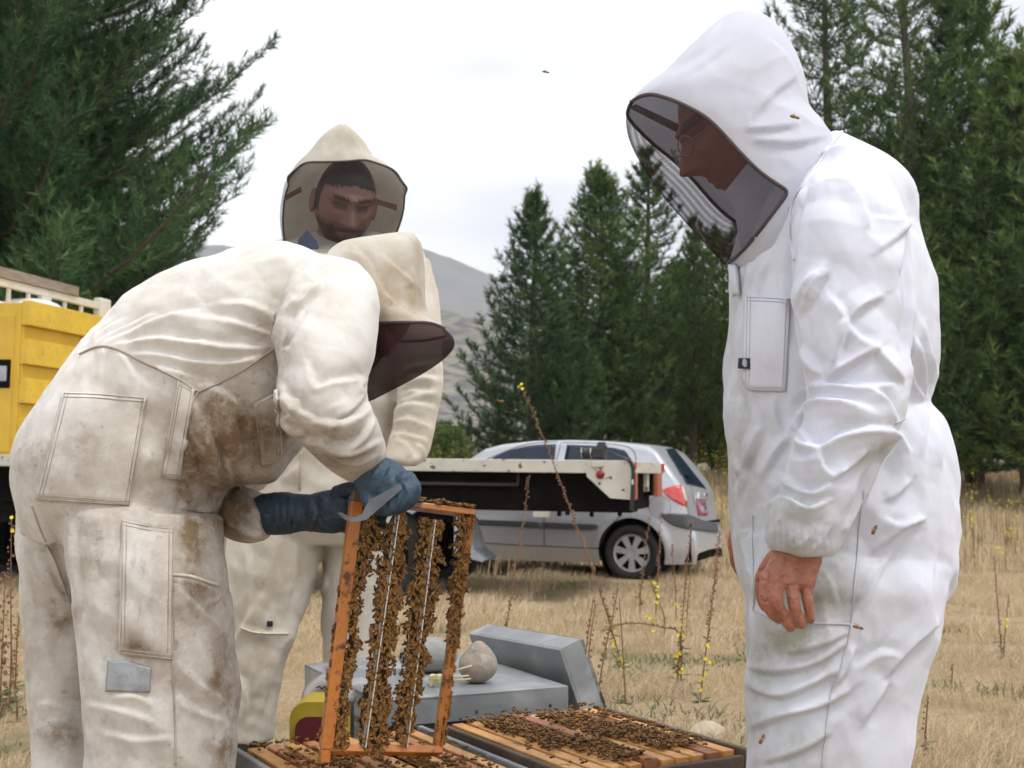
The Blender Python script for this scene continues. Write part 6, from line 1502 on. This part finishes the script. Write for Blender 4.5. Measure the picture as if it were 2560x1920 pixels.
for c0, c1, d0, d1, n in ((.07, .16, .05, .34, 330), (.11, .19, .28, .47, 190), (.20, .30, .06, .30, 300), (.24, .34, .22, .44, 260), (.30, .37, .10, .42, 120), (.03, .38, .02, .5, 120), (.03, .38, .005, .03, 40)): on_top(qB, c0, c1, d0, d1, n, .010)
for c0, c1, d0, d1, n in ((.05, .16, .10, .26, 70), (.10, .30, .20, .40, 110), (.03, .38, .02, .48, 120), (.24, .34, .28, .42, 60), (.02, .3, .004, .03, 30)): on_top(qA, c0, c1, d0, d1, n, .006)
cand = [s for s in spots]; rb.shuffle(cand)
front = [s for s in cand if s[3] == 'frame'][:170] + [s for s in cand if s[3] == 'top'][:112]; ids = set(id(s) for s in front)
for p, M3, sc, kind in front:
    o = bpy.data.objects.new('bee', rb.choice(BMESH)); COL.objects.link(o); o.matrix_basis = Matrix.Translation(p) @ M3.to_4x4() @ Matrix.Scale(sc, 4)
    if kind == 'frame': tag(o, 'amber brown honey bee clinging to the held hive frame', 'bee', 'bees on the held frame')
    else: tag(o, 'amber brown honey bee walking on the bars of the open hives', 'bee', 'bees on the open hives')
for p, fw, up, lab in ((at(1366, 180, 2.4), (1, .2, -.2), (0, -.3, 1), 'honey bee flying alone against the white sky'), (at(1989, 293, 1.70), (1, .1, -.3), (0, -.6, 1), 'honey bee flying in front of the white hood'), (at(1250, 1003, 2.2), (-1, .2, .2), (0, -.4, 1), 'honey bee flying in front of the pine nearest the hillside'),
                       (at(2148, 1569, 1.68), (1, .0, -.3), (0, -.7, 1), 'honey bee flying beside the side seam of the white trousers'), (at(1906, 1846, 1.70), (.5, 0, .9), (0, -1, .2), 'honey bee low on the white trouser front'), (at(2187, 1323, 1.70), (.5, 0, .9), (0, -1, .2), 'honey bee beside the hip of the white suit')):
    o = bpy.data.objects.new('bee', BMESH[0]); COL.objects.link(o); o.matrix_basis = Matrix.Translation(p) @ frame_from(fw, up).to_4x4() @ Matrix.Scale(1.15, 4); tag(o, lab, 'bee')
for kind, nm, lab in (('frame', 'bee_cluster', 'dense cluster of honey bees hanging on the held frame'), ('top', 'bee_cluster', 'crowd of honey bees covering the open hive bars')):
    VV, FF, TT, n0 = [], [], [], 0
    for s in spots:
        if s[3] != kind or id(s) in ids: continue
        v, f, t = BT[rb.randrange(3)]; M = np.array(s[1]); w = (v * s[2]) @ M.T + np.array(s[0][:]); VV.append(w); FF += [tuple(i + n0 for i in q) for q in f]; TT.append(np.clip(t * rb.uniform(.4, 1.2) + rb.uniform(-.06, .1), 0, 1)); n0 += len(v)
    me = new_mesh(nm, [tuple(p) for p in np.vstack(VV)], FF, True); a = me.attributes.new('tone', 'FLOAT', 'POINT'); a.data.foreach_set('value', np.concatenate(TT).astype(np.float32))
    tag(link(nm, me, M_BEE), lab, 'bees', None, 'stuff')

# ------------------------------------------------------------------ mullein stalks
M_STALK = pmat('brown_stalk', (.16, .085, .045), (.22, .12, .06), 40, rough=.9)
M_POD = pmat('seed_pod', (.17, .085, .045), (.26, .14, .075), 60, rough=.9)
M_LEAFG = pmat('stalk_leaf', (.10, .15, .055), (.15, .20, .08), 40, rough=.7)
M_FLOW = pmat('yellow_petal', (.72, .60, .03), (.62, .48, .02), 60, rough=.6)
def stalk(pts, Y, label, flowers=(), leaves=.25, podr=.006, Yt=None, dens=1.0, green_top=0.0, name='weed_stalk'):
    """pts from base to tip in photo pixels."""
    n = len(pts); P = [at(x, y, Y + ((Yt - Y) * k / (n - 1) if Yt else 0)) for k, (x, y) in enumerate(pts)]
    g = gzf(P[0].x, P[0].y); 
    if P[0].z > g: P = [Vector((P[0].x, P[0].y, g - .01))] + P
    else: P[0].z = g - .01
    C = [Vector(c) for c in catmull([tuple(p) for p in P], 6)]
    t = thing(name, label, 'plant', (C[0].x, C[0].y, g), 'dry weed stalks in the field')
    MB().tube(C, list(np.linspace(.0042, .0016, len(C))), 6).build('stem', M_STALK, t, True)
    L_ = sum((C[i + 1] - C[i]).length for i in range(len(C) - 1)); pod = MB(); lf = MB(); fl = MB(); rr = random.Random(int(pts[0][0] * 7 + pts[0][1]))
    m = int(L_ * 62 * dens)
    for k in range(m):
        s = leaves + (1 - leaves) * (k / m); i = min(len(C) - 2, int(s * (len(C) - 1))); p = C[i].lerp(C[i + 1], s * (len(C) - 1) - i); a = rr.uniform(0, 6.28); d = Vector((math.cos(a), math.sin(a), .35)); q = p + d * podr * 1.5; r_ = podr * rr.uniform(.6, 1.15) * (1.05 - .45 * s)
        v, f = ball(q, r_, r_, r_ * 1.15, 3); pod.add(v, f)
    for k in range(int(L_ * 34)):
        s = (leaves + .12) * rr.random() ** .8; i = min(len(C) - 2, int(s * (len(C) - 1))); p = C[i].lerp(C[i + 1], s * (len(C) - 1) - i); a = rr.uniform(0, 6.28); l = rr.uniform(.02, .06) * (1.2 - s); d = Vector((math.cos(a), math.sin(a), rr.uniform(-.1, .8))).normalized(); w = Vector((-d.y, d.x, 0)) * l * .22
        lf.add([p, p + d * l * .5 + w, p + d * l + Vector((0, 0, -l * .2)), p + d * l * .5 - w], [(0, 1, 2, 3)])
    for s in flowers:
        i = min(len(C) - 2, int(s * (len(C) - 1))); p = C[i].lerp(C[i + 1], s * (len(C) - 1) - i)
        for q_ in range(3):
            c = p + Vector((rr.uniform(-.015, .015), -.008 + rr.uniform(-.01, .01), rr.uniform(-.045, .045))); nrm = Vector((rr.uniform(-.5, .5), -1, rr.uniform(-.2, .6))).normalized(); u = nrm.orthogonal().normalized(); w = nrm.cross(u)
            for j in range(5):
                a = 2 * math.pi * j / 5; d = u * math.cos(a) + w * math.sin(a); e = u * -math.sin(a) + w * math.cos(a); fl.add([c, c + d * .005 + e * .004 + nrm * .002, c + d * .009 + nrm * .003, c + d * .005 - e * .004 + nrm * .002], [(0, 1, 2, 3)])
    if pod.v: tag(pod.build('seed_pods', M_POD, t), kind='stuff')
    if lf.v: tag(lf.build('leaves', M_LEAFG, t), kind='stuff')
    if fl.v: tag(fl.build('flowers', M_FLOW, t), kind='stuff')
    return t
stalk([(1548, 1640), (1500, 1480), (1450, 1340), (1392, 1180), (1338, 1045), (1303, 968)], 6.0, 'longest weed stalk leaning left across the truck deck, yellow flower on top', (.08, .14, .22, .99), .22, .0075)
stalk([(1262, 1600), (1285, 1440), (1305, 1320), (1324, 1188)], 6.5, 'upright brown weed stalk in front of the car door left of the long leaning stalk', (.18, .24), .28, .0075)
stalk([(1448, 1775), (1466, 1620), (1484, 1490)], 4.6, 'brown weed stalk standing just right of the leaning lid', (), .1, .0075)
stalk([(1466, 1742), (1474, 1610), (1490, 1508)], 4.8, 'brown weed stalk tucked behind the one right of the leaning lid', (), .1, .0065)
stalk([(1490, 1778), (1510, 1640), (1532, 1540), (1545, 1470)], 4.6, 'curving brown weed stalk, second to the right of the leaning lid', (), .1, .0075)
stalk([(1563, 1738), (1556, 1610), (1548, 1492)], 4.9, 'thin bare weed stalk between lid and flowering weeds', (), .15, .0045, dens=.6)
stalk([(1694, 1692), (1703, 1590), (1716, 1430), (1732, 1300)], 5.3, 'flowering weed with dark stem below the car bumper', (.34, .38, .45), .25, .006)
stalk([(1752, 1738), (1772, 1570), (1790, 1430), (1800, 1325)], 4.9, 'tall leafy weed stalk nearest to the white trousers', (.30, .36, .42), .45, .006)
stalk([(1700, 1590), (1655, 1568), (1590, 1558), (1530, 1566), (1505, 1582)], 5.3, 'weed branch arching sideways to the left with yellow flowers', (.22, .5), .1, .006, name='weed_branch')
stalk([(1600, 1500), (1606, 1440), (1616, 1350), (1627, 1285)], 8.2, 'brown weed stalk in front of the rear wheel', (), .2, .0075)
stalk([(1640, 1510), (1646, 1420), (1650, 1345), (1652, 1282)], 8.0, 'brown weed stalk just right of the rear wheel', (.1, .16), .3, .0075)
stalk([(1690, 1530), (1688, 1450), (1682, 1400), (1682, 1360)], 7.8, 'short green weed in front of the rear bumper', (.3,), .8, .005)
stalk([(1716, 1560), (1722, 1480), (1732, 1390)], 7.6, 'short brown weed stalk right of the green weed by the bumper', (), .2, .0075)
stalk([(1775, 1560), (1784, 1470), (1794, 1340)], 7.6, 'brown weed stalk at the right end of the bumper', (.2, .3), .25, .0075)
stalk([(1660, 1540), (1640, 1490), (1622, 1440)], 7.0, 'yellow flowering sprig left of the green weed', (.6, .7, .8), .7, .004)
stalk([(4, 1660), (9, 1550), (12, 1430)], 4.7, 'brown weed stalk at the left picture edge', (), .05, .010)
stalk([(28, 1630), (27, 1450), (29, 1300)], 4.8, 'tallest rust brown stalk left of the dirty trousers', (.97,), .05, .008)
stalk([(43, 1765), (32, 1690), (30, 1620)], 4.6, 'bent thin stalk low beside the dirty trousers', (), .2, .005)
stalk([(42, 1614), (46, 1560), (50, 1515)], 5.0, 'short rust brown stalk touching the dirty trousers', (), .1, .006)
stalk([(2502, 1600), (2492, 1490), (2486, 1390)], 6.2, 'thin dark weed with two stems at the right edge', (), .3, .005)
stalk([(2508, 1640), (2514, 1570), (2522, 1486)], 6.0, 'thin weed with one yellow flower at the right edge', (.7,), .3, .005)
stalk([(2311, 1925), (2314, 1830), (2320, 1738)], 3.9, 'dark seed stalk at the heel of the right beekeeper', (), .2, .006)
stalk([(2378, 1720), (2380, 1690), (2382, 1660)], 5.2, 'short green weed in the bare ground at the right', (), .7, .005)
# the far stand of stalks reads as one mass
rs = np.random.RandomState(44); n = 5200
Yf = np.sqrt(rs.uniform(13.5 ** 2, 29 ** 2, n)); Xf = rs.uniform(-.52, .52, n) * Yf; k = rs.uniform(size=n) < np.clip(.5 + .9 * fbm(np.stack([Xf * .35, Yf * .35, np.zeros(n)], 1), 3), .08, 1); Xf, Yf = Xf[k], Yf[k]
k = ~((np.abs(Xf + .3) < 3.0) & (Yf < 15.6) & (Xf > -3)); Xf, Yf = Xf[k], Yf[k]; n = len(Xf)
g = gz(Xf, Yf); Hh = rs.uniform(.35, 1.0, n) * np.clip((Yf - 9) / 9, .45, 1.15); lx = rs.normal(0, .05, n)
B = np.stack([Xf, Yf, g - .02], 1); Tp = B + np.stack([lx * Hh, rs.normal(0, .05, n) * Hh, Hh], 1); w = np.stack([np.full(n, .006), np.zeros(n), np.zeros(n)], 1); d2 = np.stack([np.zeros(n), np.full(n, .006), np.zeros(n)], 1)
V = np.stack([B - w, B + w, Tp, B - d2, B + d2, Tp], 1).reshape(-1, 3); me = new_mesh('far_weeds', V, np.arange(len(V)).reshape(-1, 3)); a = me.attributes.new('tone', 'FLOAT', 'POINT'); a.data.foreach_set('value', np.repeat(rs.uniform(0, 1, n), 6).astype(np.float32))
tag(link('far_weeds', me, tone_mat('far_stalk', [(.13, .075, .04), (.22, .14, .07), (.26, .22, .10), (.16, .17, .07)], .9, 0)), 'dense stand of dry weed stalks in the far field', 'weeds', None, 'stuff')
idx = np.where(rs.uniform(size=n) < .5)[0]; idx = np.repeat(idx, 4); m = len(idx); s = rs.uniform(.55, 1.02, m); c = B[idx] + (Tp - B)[idx] * s[:, None] + rs.normal(0, .018, (m, 3)); r_ = rs.uniform(.010, .024, m)[:, None]
O = [np.array(q) for q in ((1, 0, 0), (-.5, .8, 0), (-.5, -.8, 0), (0, 0, 1.1))]
V = np.stack([c + r_ * o for o in O], 1).reshape(-1, 3); b4 = np.arange(m) * 4; Tt = np.concatenate([np.stack([b4, b4 + 1, b4 + 3], 1), np.stack([b4 + 1, b4 + 2, b4 + 3], 1), np.stack([b4 + 2, b4, b4 + 3], 1), np.stack([b4, b4 + 2, b4 + 1], 1)])
tag(link('far_flowers', new_mesh('far_flowers', V, Tt), M_FLOW), 'small yellow flowers dotted over the far weed stand', 'flowers', None, 'stuff')
# ------------------------------------------------------------------ air
hz = MB().box((0, 1150, 170), XA, YA, ZA, 1750, 1290, 200)
hm = bpy.data.materials.new('thin_haze'); hm.use_nodes = True; hn = hm.node_tree; hn.nodes.clear()
ho = hn.nodes.new('ShaderNodeOutputMaterial'); hv = hn.nodes.new('ShaderNodeVolumePrincipled')
hv.inputs['Color'].default_value = (.88, .94, 1.0, 1); hv.inputs['Density'].default_value = .00042; hv.inputs['Anisotropy'].default_value = .2
hn.links.new(hv.outputs['Volume'], ho.inputs['Volume'])
tag(hz.build('haze', hm), kind='stuff')
